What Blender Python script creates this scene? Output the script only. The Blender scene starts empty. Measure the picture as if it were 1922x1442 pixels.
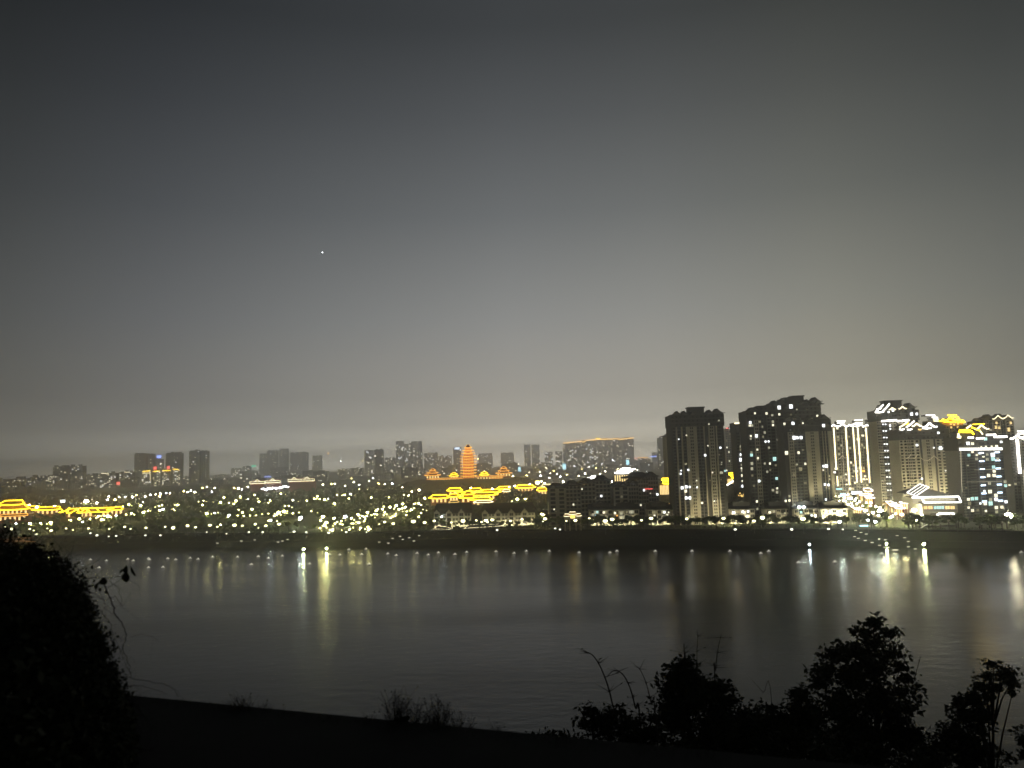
import bpy, math, random
from mathutils import Vector, Matrix
R = math.radians
rnd = random.Random(7)
sc = bpy.context.scene
C = bpy.context.collection

# ------------------------------------------------------------------ camera
FPX, CX, CY = 1441.0, 961.0, 721.0          # focal length and centre in photograph pixels
H = 65.0                                    # eye height above the river
PITCH, ROLL = math.atan(144 / 1441.0), R(1.7)
F_ = Vector((0, math.cos(PITCH), math.sin(PITCH)))
R0 = Vector((1, 0, 0)); U0 = Vector((0, -math.sin(PITCH), math.cos(PITCH)))
R_ = R0 * math.cos(ROLL) - U0 * math.sin(ROLL)
U_ = R0 * math.sin(ROLL) + U0 * math.cos(ROLL)
cd = bpy.data.cameras.new('camera'); cam = bpy.data.objects.new('camera', cd); C.objects.link(cam)
cam.matrix_world = Matrix(((R_.x, U_.x, -F_.x, 0), (R_.y, U_.y, -F_.y, 0), (R_.z, U_.z, -F_.z, H), (0, 0, 0, 1)))
cd.sensor_width = 36; cd.lens = 36 * FPX / 1922; cd.clip_start = 0.1; cd.clip_end = 60000
sc.camera = cam
cd.dof.use_dof = True; cd.dof.focus_distance = 650; cd.dof.aperture_fstop = 1.7; cd.dof.aperture_blades = 0

# ------------------------------------------------------------------ night sky (city glow), no sun and no moon in the photograph
SKY = 1.0
w = bpy.data.worlds.new('World'); sc.world = w; w.use_nodes = True
nt = w.node_tree; N = nt.nodes; L = nt.links; N.clear()
def nd(tree, t, **k):
    n = tree.nodes.new(t)
    for a, v in k.items(): setattr(n, a, v)
    return n
def mth(tree, op, a, b=None):
    n = tree.nodes.new('ShaderNodeMath'); n.operation = op
    for i, v in enumerate((a, b)):
        if v is None: continue
        if isinstance(v, (int, float)): n.inputs[i].default_value = v
        else: tree.links.new(v, n.inputs[i])
    return n.outputs[0]
def ramp(tree, fac, stops, interp='LINEAR'):
    n = tree.nodes.new('ShaderNodeValToRGB'); n.color_ramp.interpolation = interp
    e = n.color_ramp.elements
    while len(e) < len(stops): e.new(0.5)
    for q, (p, c) in zip(e, stops):
        q.position = p; q.color = (c[0], c[1], c[2], 1)
    tree.links.new(fac, n.inputs[0]); return n.outputs[0]
tc = nd(nt, 'ShaderNodeTexCoord'); sx = nd(nt, 'ShaderNodeSeparateXYZ'); L.new(tc.outputs['Generated'], sx.inputs[0])
def lin(r, g, b): return tuple((v / 255 / 12.92) if v / 255 <= .04045 else ((v / 255 + .055) / 1.055) ** 2.4 for v in (r, g, b))
elev = ramp(nt, mth(nt, 'ABSOLUTE', sx.outputs['Z']), [
    (0.00, (3.0,2.8,2.3)), (0.015, (1.9,1.78,1.45)), (0.03, (1.08,1.02,.86)), (0.05, (.57,.545,.475)), (0.085, lin(169, 166, 158)), (0.18, lin(145, 146, 144)), (0.31, lin(109, 112, 113)),
    (0.42, lin(84, 87, 89)), (0.51, lin(63, 66, 68)), (1.0, lin(32, 34, 36))], 'EASE' if False else 'LINEAR')
az = mth(nt, 'ARCTAN2', sx.outputs['X'], sx.outputs['Y'])          # 0 ahead, + to the right
az01 = mth(nt, 'ADD', mth(nt, 'MULTIPLY', az, 1 / (2 * math.pi)), 0.5)
def A(deg): return 0.5 + deg / 360
azr = ramp(nt, az01, [(0.0, (.30, .31, .32)), (A(-70), (.12, .13, .14)), (A(-34), (.31, .32, .325)), (A(-25), (.47, .483, .515)), (A(-14), (.71, .722, .745)), (A(0), (.97, .97, .98)),
    (A(11), (1.02, 1.01, .98)), (A(23), (.90, .885, .79)), (A(34), (.58, .585, .54)), (A(75), (.25, .26, .25)), (1.0, (.30, .31, .32))], 'LINEAR')
mx = nd(nt, 'ShaderNodeMix', data_type='RGBA', blend_type='MULTIPLY'); mx.inputs[0].default_value = 1
L.new(elev, mx.inputs[6]); L.new(azr, mx.inputs[7])
bg = nd(nt, 'ShaderNodeBackground'); bg.inputs[1].default_value = SKY
L.new(mx.outputs[2], bg.inputs[0]); wo = nd(nt, 'ShaderNodeOutputWorld'); L.new(bg.outputs[0], wo.inputs[0])

# ------------------------------------------------------------------ exposure and sampling
sc.view_settings.view_transform = 'Standard'; sc.view_settings.look = 'None'
sc.view_settings.exposure = 0; sc.view_settings.gamma = 1; sc.view_settings.use_curve_mapping = False
sc.render.engine = 'CYCLES'
cy = sc.cycles
cy.use_denoising = True; cy.denoiser = 'OPENIMAGEDENOISE'; cy.denoising_input_passes = 'RGB_ALBEDO_NORMAL'; cy.denoising_prefilter = 'ACCURATE'
cy.use_light_tree = True; cy.max_bounces = 4; cy.diffuse_bounces = 1; cy.glossy_bounces = 2; cy.transmission_bounces = 2
cy.volume_bounces = 3; cy.transparent_max_bounces = 4; cy.sample_clamp_indirect = 4.0; cy.sample_clamp_direct = 0.0
cy.caustics_reflective = False; cy.caustics_refractive = False; cy.use_adaptive_sampling = False

# ------------------------------------------------------------------ pixel <-> place
def ray(px, py):
    return (F_ * FPX + R_ * (px - CX) - U_ * (py - CY)).normalized()
def at_z(px, py, z):
    d = ray(px, py)
    if d.z > -0.004: d.z = -0.004
    t = (z - H) / d.z; return Vector((d.x * t, d.y * t, z))
def at_y(px, py, Y):
    d = ray(px, py); t = Y / d.y; return Vector((d.x * t, Y, H + d.z * t))
def zpx(px, py, Y): return at_y(px, py, Y).z

# ------------------------------------------------------------------ materials
MATS = {}
def mat(name, col, rough=.8, noise=0.0, scale=1.0, emis=None, es=0.0, spec=.3, metal=0.0, objvar=0.0, bump=0.0, bscale=4.0):
    if name in MATS: return MATS[name]
    m = bpy.data.materials.new(name); m.use_nodes = True; t = m.node_tree; b = t.nodes['Principled BSDF']
    b.inputs['Roughness'].default_value = rough; b.inputs['Specular IOR Level'].default_value = spec; b.inputs['Metallic'].default_value = metal
    b.inputs['Base Color'].default_value = (*col, 1)
    src = None
    if noise or objvar:
        co = nd(t, 'ShaderNodeTexCoord')
        nz = nd(t, 'ShaderNodeTexNoise'); nz.inputs['Scale'].default_value = scale; nz.inputs['Detail'].default_value = 4
        gp = nd(t, 'ShaderNodeNewGeometry'); t.links.new(gp.outputs['Position'], nz.inputs['Vector'])
        f = mth(t, 'ADD', mth(t, 'MULTIPLY', mth(t, 'SUBTRACT', nz.outputs['Fac'], .5), 2.4 * noise), 1.0)
        if objvar:
            oi = nd(t, 'ShaderNodeObjectInfo')
            f = mth(t, 'MULTIPLY', f, mth(t, 'ADD', mth(t, 'MULTIPLY', oi.outputs['Random'], 2 * objvar), 1 - objvar))
        vm = nd(t, 'ShaderNodeVectorMath', operation='SCALE'); vm.inputs[0].default_value = col; t.links.new(f, vm.inputs['Scale'])
        t.links.new(vm.outputs[0], b.inputs['Base Color'])
    if bump:
        nb = nd(t, 'ShaderNodeTexNoise'); nb.inputs['Scale'].default_value = bscale; gp2 = nd(t, 'ShaderNodeNewGeometry'); t.links.new(gp2.outputs['Position'], nb.inputs['Vector'])
        bm = nd(t, 'ShaderNodeBump'); bm.inputs['Strength'].default_value = bump; t.links.new(nb.outputs['Fac'], bm.inputs['Height']); t.links.new(bm.outputs[0], b.inputs['Normal'])
    if emis:
        b.inputs['Emission Color'].default_value = (*emis, 1); b.inputs['Emission Strength'].default_value = es
    MATS[name] = m; return m
M = {}
def defm(k, *a, **kw): M[k] = mat(k, *a, **kw)

# ------------------------------------------------------------------ mesh builder
class MB:
    def __init__(s): s.v = []; s.f = []; s.mi = []; s.ms = []
    def m(s, k):
        if k not in s.ms: s.ms.append(k)
        return s.ms.index(k)
    def add(s, vs, fs, k):
        o = len(s.v); s.v.extend(tuple(p) for p in vs); i = s.m(k)
        for f in fs: s.f.append(tuple(o + q for q in f)); s.mi.append(i)
    def quad(s, a, b, c, d, k): s.add([a, b, c, d], [(0, 1, 2, 3)], k)
    def box(s, x0, x1, y0, y1, z0, z1, k):
        s.add([(x0, y0, z0), (x1, y0, z0), (x1, y1, z0), (x0, y1, z0), (x0, y0, z1), (x1, y0, z1), (x1, y1, z1), (x0, y1, z1)],
              [(0, 3, 2, 1), (4, 5, 6, 7), (0, 1, 5, 4), (1, 2, 6, 5), (2, 3, 7, 6), (3, 0, 4, 7)], k)
    def beam(s, a, b, r, k, n=4, r2=None):
        a = Vector(a); b = Vector(b); d = (b - a)
        if d.length < 1e-6: return
        d.normalize(); u = d.cross(Vector((0, 0, 1)) if abs(d.z) < .9 else Vector((1, 0, 0))).normalized(); v = d.cross(u)
        r2 = r if r2 is None else r2; vs = []
        for i in range(n):
            t = 2 * math.pi * (i + .5) / n; o = u * math.cos(t) + v * math.sin(t)
            vs.append(a + o * r); vs.append(b + o * r2)
        fs = [(2 * i, 2 * ((i + 1) % n), 2 * ((i + 1) % n) + 1, 2 * i + 1) for i in range(n)]
        fs += [tuple(2 * i for i in range(n))[::-1], tuple(2 * i + 1 for i in range(n))]
        s.add(vs, fs, k)
    def path(s, pts, r, k, n=4, r2=None):
        m = len(pts) - 1; r2 = r if r2 is None else r2
        for i in range(m):
            s.beam(pts[i], pts[i + 1], r + (r2 - r) * i / m, k, n, r + (r2 - r) * (i + 1) / m)
    def ball(s, c, r, k, n=6, m=4, sq=1.0, ph=0.0, jit=0.0, rn=None):
        vs = [(c[0], c[1], c[2] - r * sq)]
        for j in range(1, m):
            t = math.pi * j / m
            for i in range(n):
                p = 2 * math.pi * i / n + ph; q = r * (1 + (rn.uniform(-jit, jit) if jit else 0))
                vs.append((c[0] + q * math.sin(t) * math.cos(p), c[1] + q * math.sin(t) * math.sin(p), c[2] - q * sq * math.cos(t)))
        vs.append((c[0], c[1], c[2] + r * sq)); T = len(vs) - 1
        fs = [(0, 1 + (i + 1) % n, 1 + i) for i in range(n)]
        for j in range(m - 2):
            a = 1 + j * n
            fs += [(a + i, a + (i + 1) % n, a + n + (i + 1) % n, a + n + i) for i in range(n)]
        a = 1 + (m - 2) * n
        fs += [(a + i, a + (i + 1) % n, T) for i in range(n)]
        s.add(vs, fs, k)
    def leaf(s, c, size, k, rn, asp=.5):
        u = Vector((rn.gauss(0, 1), rn.gauss(0, 1), rn.gauss(0, .7))); u.normalize()
        v = u.cross(Vector((rn.gauss(0, 1), rn.gauss(0, 1), rn.gauss(0, 1)))).normalized()
        c = Vector(c); a = c - u * size * .5; b = c + u * size * .5
        s.add([a, c + v * size * asp * .5, b, c - v * size * asp * .5], [(0, 1, 2, 3)], k)
    def mesh(s, name):
        me = bpy.data.meshes.new(name); me.from_pydata(s.v, [], s.f)
        for k in s.ms: me.materials.append(M[k])
        me.polygons.foreach_set('material_index', s.mi); me.update(); return me
    def build(s, name, parent=None, **tags):
        o = bpy.data.objects.new(name, s.mesh(name)); C.objects.link(o)
        if parent: o.parent = parent
        for a, v in tags.items(): o[a] = v
        return o
def thing(name, label, cat, loc=(0, 0, 0), group=None, rz=0.0):
    o = bpy.data.objects.new(name, None); C.objects.link(o); o.location = loc; o.rotation_euler = (0, 0, rz)
    o['label'] = label; o['category'] = cat
    if group: o['group'] = group
    return o
def inst(name, me, parent=None, loc=(0, 0, 0), **tags):
    o = bpy.data.objects.new(name, me); C.objects.link(o); o.location = loc
    if parent: o.parent = parent
    for a, v in tags.items(): o[a] = v
    return o
def dup(o, parent=None):
    c = o.copy(); C.objects.link(c)
    if parent: c.parent = parent
    for ch in list(o.children): dup(ch, c)
    return c
ONES = 'zeroth first second third fourth fifth sixth seventh eighth ninth tenth eleventh twelfth thirteenth fourteenth fifteenth sixteenth seventeenth eighteenth nineteenth'.split()
TENS = {20: 'twent', 30: 'thirt', 40: 'fort', 50: 'fift', 60: 'sixt', 70: 'sevent', 80: 'eight', 90: 'ninet'}
def ordw(n):
    if n < 20: return ONES[n]
    if n >= 100: return ('hundredth' if n == 100 else 'hundred-and-' + ordw(n - 100))
    t = TENS[n // 10 * 10]
    return t + 'ieth' if n % 10 == 0 else t + 'y-' + ONES[n % 10]
# ------------------------------------------------------------------ materials used by the setting
defm('water', (.006, .008, .008), .1)
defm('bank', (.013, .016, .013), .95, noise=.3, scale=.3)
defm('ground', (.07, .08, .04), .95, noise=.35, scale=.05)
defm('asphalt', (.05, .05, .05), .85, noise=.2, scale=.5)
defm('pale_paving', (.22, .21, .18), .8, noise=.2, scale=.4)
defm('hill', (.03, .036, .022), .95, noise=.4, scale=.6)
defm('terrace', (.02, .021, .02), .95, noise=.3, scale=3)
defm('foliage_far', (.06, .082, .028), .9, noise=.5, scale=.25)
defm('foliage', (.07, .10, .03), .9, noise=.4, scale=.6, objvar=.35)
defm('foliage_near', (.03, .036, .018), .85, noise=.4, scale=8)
defm('bark', (.03, .026, .02), .9)
defm('beige', (.42, .39, .29), .85, noise=.12, scale=.2)
defm('beige_dim', (.24, .23, .18), .85, noise=.12, scale=.2)
defm('cream', (.46, .43, .33), .85, noise=.12, scale=.3)
defm('dark_wall', (.055, .055, .05), .85, noise=.15, scale=.3)
defm('mid_wall', (.15, .148, .13), .85, noise=.15, scale=.3)
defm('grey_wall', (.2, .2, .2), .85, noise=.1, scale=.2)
defm('tile_roof', (.035, .036, .036), .75, noise=.25, scale=1.2)
defm('slab', (.13, .13, .115), .85)
defm('glass', (.012, .014, .016), .15, spec=.5)
defm('glass_blue', (.02, .03, .036), .15, spec=.5)
defm('metal', (.12, .12, .12), .5, metal=.6)
defm('red_wall', (.25, .06, .035), .8, noise=.15, scale=.4)
defm('warm_wall', (.42, .22, .08), .8, noise=.15, scale=.4)
defm('gold_tile', (.5, .30, .05), .5, noise=.25, scale=.8)
defm('stone', (.3, .3, .27), .85, noise=.15, scale=.5)
E = {
 'lamp_bank': ((1, .96, .8), 2.4), 'lamp_road': ((1, .94, .50), 4.5), 'lamp_garden': ((1, .92, .36), 14), 'lamp_warm': ((1, .92, .32), 60), 'lamp_cool': ((.85, .97, 1), 38), 'lamp_shore2': ((.75, .95, 1), 260), 'added_tower_light': ((1, .88, .55), 1100), 'down': ((1, .92, .34), 700), 'down_cool': ((.8, 1, .75), 560), 'lamp_plaza': ((1, .88, .48), 75), 'lamp_flood': ((1, .92, .62), 170), 'lamp_gold': ((1, .72, .16), 45), 'lamp_far': ((1, .9, .62), 70), 'lamp_far_cool': ((.85, .93, 1), 60), 'lamp_far_gold': ((1, .72, .2), 90), 'led_roofline': ((1, .56, .14), 7),
 'lamp_shore': ((.90, 1, .44), 420), 'lamp_small': ((1, .95, .8), 1.3), 'added_uplight': ((1, .93, .60), 380),
 'win_warm': ((1, .92, .68), 1.7), 'win_white': ((.95, .98, 1), 2.8), 'win_far': ((1, .92, .74), 11), 'win_far_cool': ((.85, .93, 1), 11), 'win_far_dim': ((1, .88, .6), 4), 'win_teal': ((.55, .9, .85), 1.3), 'win_dim': ((.9, .85, .6), .55), 'win_gold': ((1, .72, .3), 1.6), 'win_faint': ((.9, .8, .5), .28),
 'led_white': ((1, .95, .85), 5.0), 'led_soft': ((1, .95, .9), 2.2), 'led_warm': ((1, .86, .52), 3.0), 'led_gold': ((1, .62, .014), 8), 'led_orange': ((1, .42, .06), 2.9), 'led_dim': ((1, .9, .65), .5),
 'led_blue': ((.62, .78, 1), 4.0), 'ghost_orange': ((1, .5, .2), .35), 'ghost_white': ((1, .97, .8), .55), 'led_amber': ((1, .62, .18), 1.6),
 'sign_red': ((1, .12, .1), 3.0), 'sign_blue': ((.25, .35, 1), 4.0), 'sign_green': ((.1, 1, .55), 2.2), 'sign_cyan': ((.45, .85, 1), 2.6), 'sign_white': ((.9, .95, 1), 5.0),
 'win_ember': ((1, .34, .05), 1.25), 'planet': ((.9, .95, 1), 8.0)}
for k, (c, s_) in E.items(): defm(k, tuple(.3 * q for q in c), .6, emis=c, es=s_)

# water: base colour of deep dark river, wind ripples as bump
wm = M['water']; t = wm.node_tree; b = t.nodes['Principled BSDF']
b.inputs['IOR'].default_value = 1.33; b.inputs['Specular IOR Level'].default_value = .5; b.inputs['Roughness'].default_value = .13
gp = nd(t, 'ShaderNodeNewGeometry')
def wn(sx_, sy_, scale, det=3):
    mp = nd(t, 'ShaderNodeMapping'); mp.inputs['Scale'].default_value = (sx_, sy_, 1); mp.inputs['Rotation'].default_value = (0, 0, R(12)); t.links.new(gp.outputs['Position'], mp.inputs['Vector'])
    n = nd(t, 'ShaderNodeTexNoise'); n.inputs['Scale'].default_value = scale; n.inputs['Detail'].default_value = det; t.links.new(mp.outputs[0], n.inputs['Vector']); return n.outputs['Fac']
hgt = mth(t, 'ADD', mth(t, 'MULTIPLY', wn(.8, 1.0, 1.1), .30), mth(t, 'MULTIPLY', wn(.6, 1.0, .25), .8))
gust = wn(.25, 1.0, .012, 4)
gr = ramp(t, gust, [(.38, (.17,) * 3), (.60, (.27,) * 3)])
t.links.new(gr, b.inputs['Roughness'])
bm = nd(t, 'ShaderNodeBump'); bm.inputs['Strength'].default_value = .16; bm.inputs['Distance'].default_value = 1.0
t.links.new(hgt, bm.inputs['Height']); t.links.new(bm.outputs[0], b.inputs['Normal'])

# ------------------------------------------------------------------ the setting
SH = [(-400, 1036), (-100, 1035), (90, 1033), (300, 1027), (630, 1027), (900, 1023), (1230, 1024), (1600, 1026), (1922, 1031), (2300, 1036), (2700, 1040)]
SHP = [at_z(x, y, 0) for x, y in SH]
SHP = [Vector((-7000, SHP[0].y + 900, 0))] + SHP + [Vector((7000, SHP[-1].y - 60, 0))]
def shoreY(X):
    for a, b_ in zip(SHP, SHP[1:]):
        if a.x <= X <= b_.x: return a.y + (b_.y - a.y) * (X - a.x) / (b_.x - a.x)
    return SHP[-1].y
GZ = 10.0
FAR = 8500
m_ = MB(); m_.quad((-6900, 60, 0), (6900, 60, 0), (6900, 1700, 0), (-6900, 1700, 0), 'water'); m_.build('water', kind='structure')
# far river bank: slope, lower promenade, slope, quay wall
def strip(name, prof, k, x0=-2600, x1=2600, st=20, **tg):
    q = MB(); xs = [x0 + st * i for i in range(int((x1 - x0) / st) + 1)]; n = len(prof)
    vs = []
    for X in xs:
        sy = shoreY(X)
        for dy, z in prof: vs.append((X, sy + dy, z + (0.12 * math.sin(X * .31 + dy) if 0 < z < 9 else 0)))
    fs = [(i * n + j, (i + 1) * n + j, (i + 1) * n + j + 1, i * n + j + 1) for i in range(len(xs) - 1) for j in range(n - 1)]
    q.add(vs, fs, k); return q.build(name, **tg)
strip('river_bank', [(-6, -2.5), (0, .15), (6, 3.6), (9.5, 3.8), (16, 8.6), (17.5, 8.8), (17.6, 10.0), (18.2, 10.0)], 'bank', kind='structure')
strip('ground', [(18.2, 10.0), (60, 10.0), (300, 10.0), (1200, 10.0), (3000, 10.0), (FAR - 1400, 10.0)], 'ground', x0=-6800, x1=6800, kind='structure')
strip('river_road', [(19, GZ + .004), (27, GZ + .004)], 'asphalt', kind='structure')
# near side: hillside falling to the river under the viewpoint, terrace at the top
EL = at_z(240, 1305, 62.9); ER = at_z(1090, 1386, 62.9)
q = MB()
ed = (ER - EL).normalized(); nrm = Vector((-ed.y, ed.x, 0))
a = EL - ed * 14; b_ = ER + ed * 10
th = 30
q.add([a, b_, b_ - nrm * th, a - nrm * th, a - Vector((0, 0, 5)), b_ - Vector((0, 0, 5)), b_ - nrm * th - Vector((0, 0, 5)), a - nrm * th - Vector((0, 0, 5))],
      [(0, 3, 2, 1), (0, 1, 5, 4), (1, 2, 6, 5), (2, 3, 7, 6), (3, 0, 4, 7)], 'terrace')
q.build('terrace_ground', kind='structure')
from mathutils import noise as mn
def hillz(X, Y):
    s = (Vector((X, Y, 0)) - Vector((EL.x, EL.y, 0))).dot(nrm)
    return 60.0 - .62 * max(s, 0) + (mn.noise(Vector((X * .05, Y * .05, 3))) * 2.2 + mn.noise(Vector((X * .25, Y * .25, 1))) * .5) * min(1, max(s, 0) / 8)
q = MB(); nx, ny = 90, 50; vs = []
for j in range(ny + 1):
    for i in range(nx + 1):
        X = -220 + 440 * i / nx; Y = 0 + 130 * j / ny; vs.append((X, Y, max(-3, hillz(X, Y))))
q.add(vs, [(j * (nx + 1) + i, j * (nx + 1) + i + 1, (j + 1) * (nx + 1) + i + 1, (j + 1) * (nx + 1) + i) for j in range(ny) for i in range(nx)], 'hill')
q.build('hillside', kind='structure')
# the hill goes on rising behind the viewpoint
q = MB(); nx, ny = 60, 24; vs = []
for j in range(ny + 1):
    for i in range(nx + 1):
        X = -260 + 520 * i / nx; Y = -14 - 150 * j / ny
        vs.append((X, Y, 57 + 38 * (j / ny) ** .6 + 4 * mn.noise(Vector((X * .04, Y * .04, 0))) + (0 if j else -20)))
q.add(vs, [(j * (nx + 1) + i, (j + 1) * (nx + 1) + i, (j + 1) * (nx + 1) + i + 1, j * (nx + 1) + i + 1) for j in range(ny) for i in range(nx)], 'hill')
q.build('hill', kind='structure')

# ------------------------------------------------------------------ the haze over river and city
hz = MB(); hz.box(-7000, 7000, -200, FAR, -4, 215, 'water'); ho = hz.build('haze', kind='stuff')
hm = bpy.data.materials.new('haze'); hm.use_nodes = True; t = hm.node_tree; t.nodes.clear()
pv = nd(t, 'ShaderNodeVolumePrincipled'); pv.inputs['Color'].default_value = (.98,.98,.98,1); pv.inputs['Density'].default_value = .0003; pv.inputs['Anisotropy'].default_value = .88
hout = nd(t, 'ShaderNodeOutputMaterial'); t.links.new(pv.outputs[0], hout.inputs['Volume'])
ho.data.materials.clear(); ho.data.materials.append(hm)
# ------------------------------------------------------------------ builders
def hip_roof(q, cx, cy_, z, w, d, h, lift, k, ridge=.5, ends=.0):
    """tiled hip roof with swept-up corners; returns its outlines (front eave, hips, ridge)"""
    def ring(sw, sd, zz, lf):
        pts = []
        for sx_, sy_ in ((-1, -1), (1, -1), (1, 1), (-1, 1)):
            nx_, ny_ = {(-1, -1): (1, 0), (1, -1): (0, 1), (1, 1): (-1, 0), (-1, 1): (0, -1)}[(sx_, sy_)]
            for t_ in (0, .14, .5, .86):
                x = sx_ + 2 * nx_ * t_; y = sy_ + 2 * ny_ * t_
                e = {0: 1.0, .14: .35, .5: 0, .86: .35}[t_]
                pts.append((cx + x * sw * (1 + .04 * e * (lf > 0)), cy_ + y * sd * (1 + .04 * e * (lf > 0)), zz + lf * e))
        return pts
    r0 = ring(w / 2, d / 2, z - .25 * 1.0, lift); r1 = ring(w / 2, d / 2, z, lift); r2 = ring(w / 2 * (1 - (1 - ridge) * .5), d / 2 * .5, z + h * .36, lift * .12); r3 = ring(w / 2 * ridge, d / 2 * .04 + .05, z + h, 0)
    vs = r0 + r1 + r2 + r3; n = 16; fs = []
    for j in range(3): fs += [(j * n + i, j * n + (i + 1) % n, (j + 1) * n + (i + 1) % n, (j + 1) * n + i) for i in range(n)]
    fs.append(tuple(range(n))[::-1]); fs.append(tuple(3 * n + i for i in range(n)))
    q.add(vs, fs, k)
    V = [Vector(p) for p in vs]; up = Vector((0, 0, .15))
    eave = [V[n + i] + Vector((0, -.2, 0)) for i in (0, 1, 2, 3, 4)]
    hipl = [V[n] + up, V[2 * n] + up, V[3 * n] + up]; hipr = [V[n + 4] + up, V[2 * n + 4] + up, V[3 * n + 4] + up]
    ridg = [V[3 * n] + up, V[3 * n + 4] + up]
    sidel = [V[n + i % 16] for i in (12, 13, 14, 15, 0)]; sider = [V[n + i] for i in (4, 5, 6, 7, 8)]
    return dict(eave=eave, hipl=hipl, hipr=hipr, ridge=ridg, sidel=sidel, sider=sider)
def gable_roof(q, cx, y0, y1, z, w, h, k, kw=None, over=1.0, th=.5):
    """roof whose gable looks at the river (ridge along y), slopes swept up at the eaves"""
    xs = [-.56, -.42, -.2, 0, .2, .42, .56]; zs = [.16, .06, .45, 1, .45, .06, .16]
    top = [(cx + a_ * w, z + b2 * h) for a_, b2 in zip(xs, zs)]; vs = []
    for yy in (y0 - over, y1): vs += [(x, yy, zz + th) for x, zz in top] + [(x, yy, zz) for x, zz in top]
    n = 7; fs = []
    for i in range(6):
        fs += [(i, i + 1, 2 * n + i + 1, 2 * n + i), (n + i, 3 * n + i, 3 * n + i + 1, n + i + 1), (i, n + i, n + i + 1, i + 1), (2 * n + i, 2 * n + i + 1, 3 * n + i + 1, 3 * n + i)]
    fs += [(0, 2 * n, 3 * n, n), (6, n + 6, 3 * n + 6, 2 * n + 6)]
    q.add(vs, fs, k)
    if kw:
        g = [(x, zz) for (x, zz) in top[1:6]]
        vs = [(x, y0, zz - .05) for x, zz in g] + [(x, y1 - .3, zz - .05) for x, zz in g]
        q.add(vs, [(0, 1, 2, 3, 4)[::-1], (5, 6, 7, 8, 9), (0, 4, 9, 5)], kw)
    return [Vector((x, y0 - over - .15, zz + th * .5)) for x, zz in top], [Vector((cx, y0 - over, z + h + th)), Vector((cx, y1, z + h + th))]
def led(parent, lines, r, k, name='light_strip', **tg):
    q = MB()
    for l in lines: q.path(l, r, k, 4)
    return q.build(name, parent, **tg)

class Facade:
    """a building that stands at depth Y and faces the river"""
    def __init__(s, name, label, cat, Y, px0, px1, pyr, gz=GZ, group=None, depth=18):
        a = at_y(px0, pyr, Y); b2 = at_y(px1, pyr, Y); s.Y = Y; s.cx = (a.x + b2.x) / 2; s.w = b2.x - a.x; s.gz = gz; s.d = depth
        s.t = thing(name, label, cat, (s.cx, Y, gz), group)
    def x(s, px, py): return at_y(px, py, s.Y).x - s.cx
    def z(s, px, py): return at_y(px, py, s.Y).z - s.gz
    def p(s, px, py, dy=0.0): v = at_y(px, py, s.Y); return Vector((v.x - s.cx, dy, v.z - s.gz))
_lw = {}
def lit_window(fc, px, py, kind, wpx=3.0, hpx=3.6, dy=-1.5):
    """one lit window, set proud in its opening: frame and glowing pane"""
    s = fc.Y / FPX; w_ = round(wpx * s, 1); h_ = round(hpx * s, 1); key = (kind, w_, h_)
    if key not in _lw:
        q = MB(); q.box(-w_ / 2, w_ / 2, -.06, .1, -h_ / 2, h_ / 2, kind); q.box(-.06, .06, -.12, -.07, -h_ / 2, h_ / 2, 'dark_wall'); _lw[key] = q.mesh('lit_window')
    v = fc.p(px, py); return inst('lit_window', _lw[key], fc.t, (v.x, dy, v.z))

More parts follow.
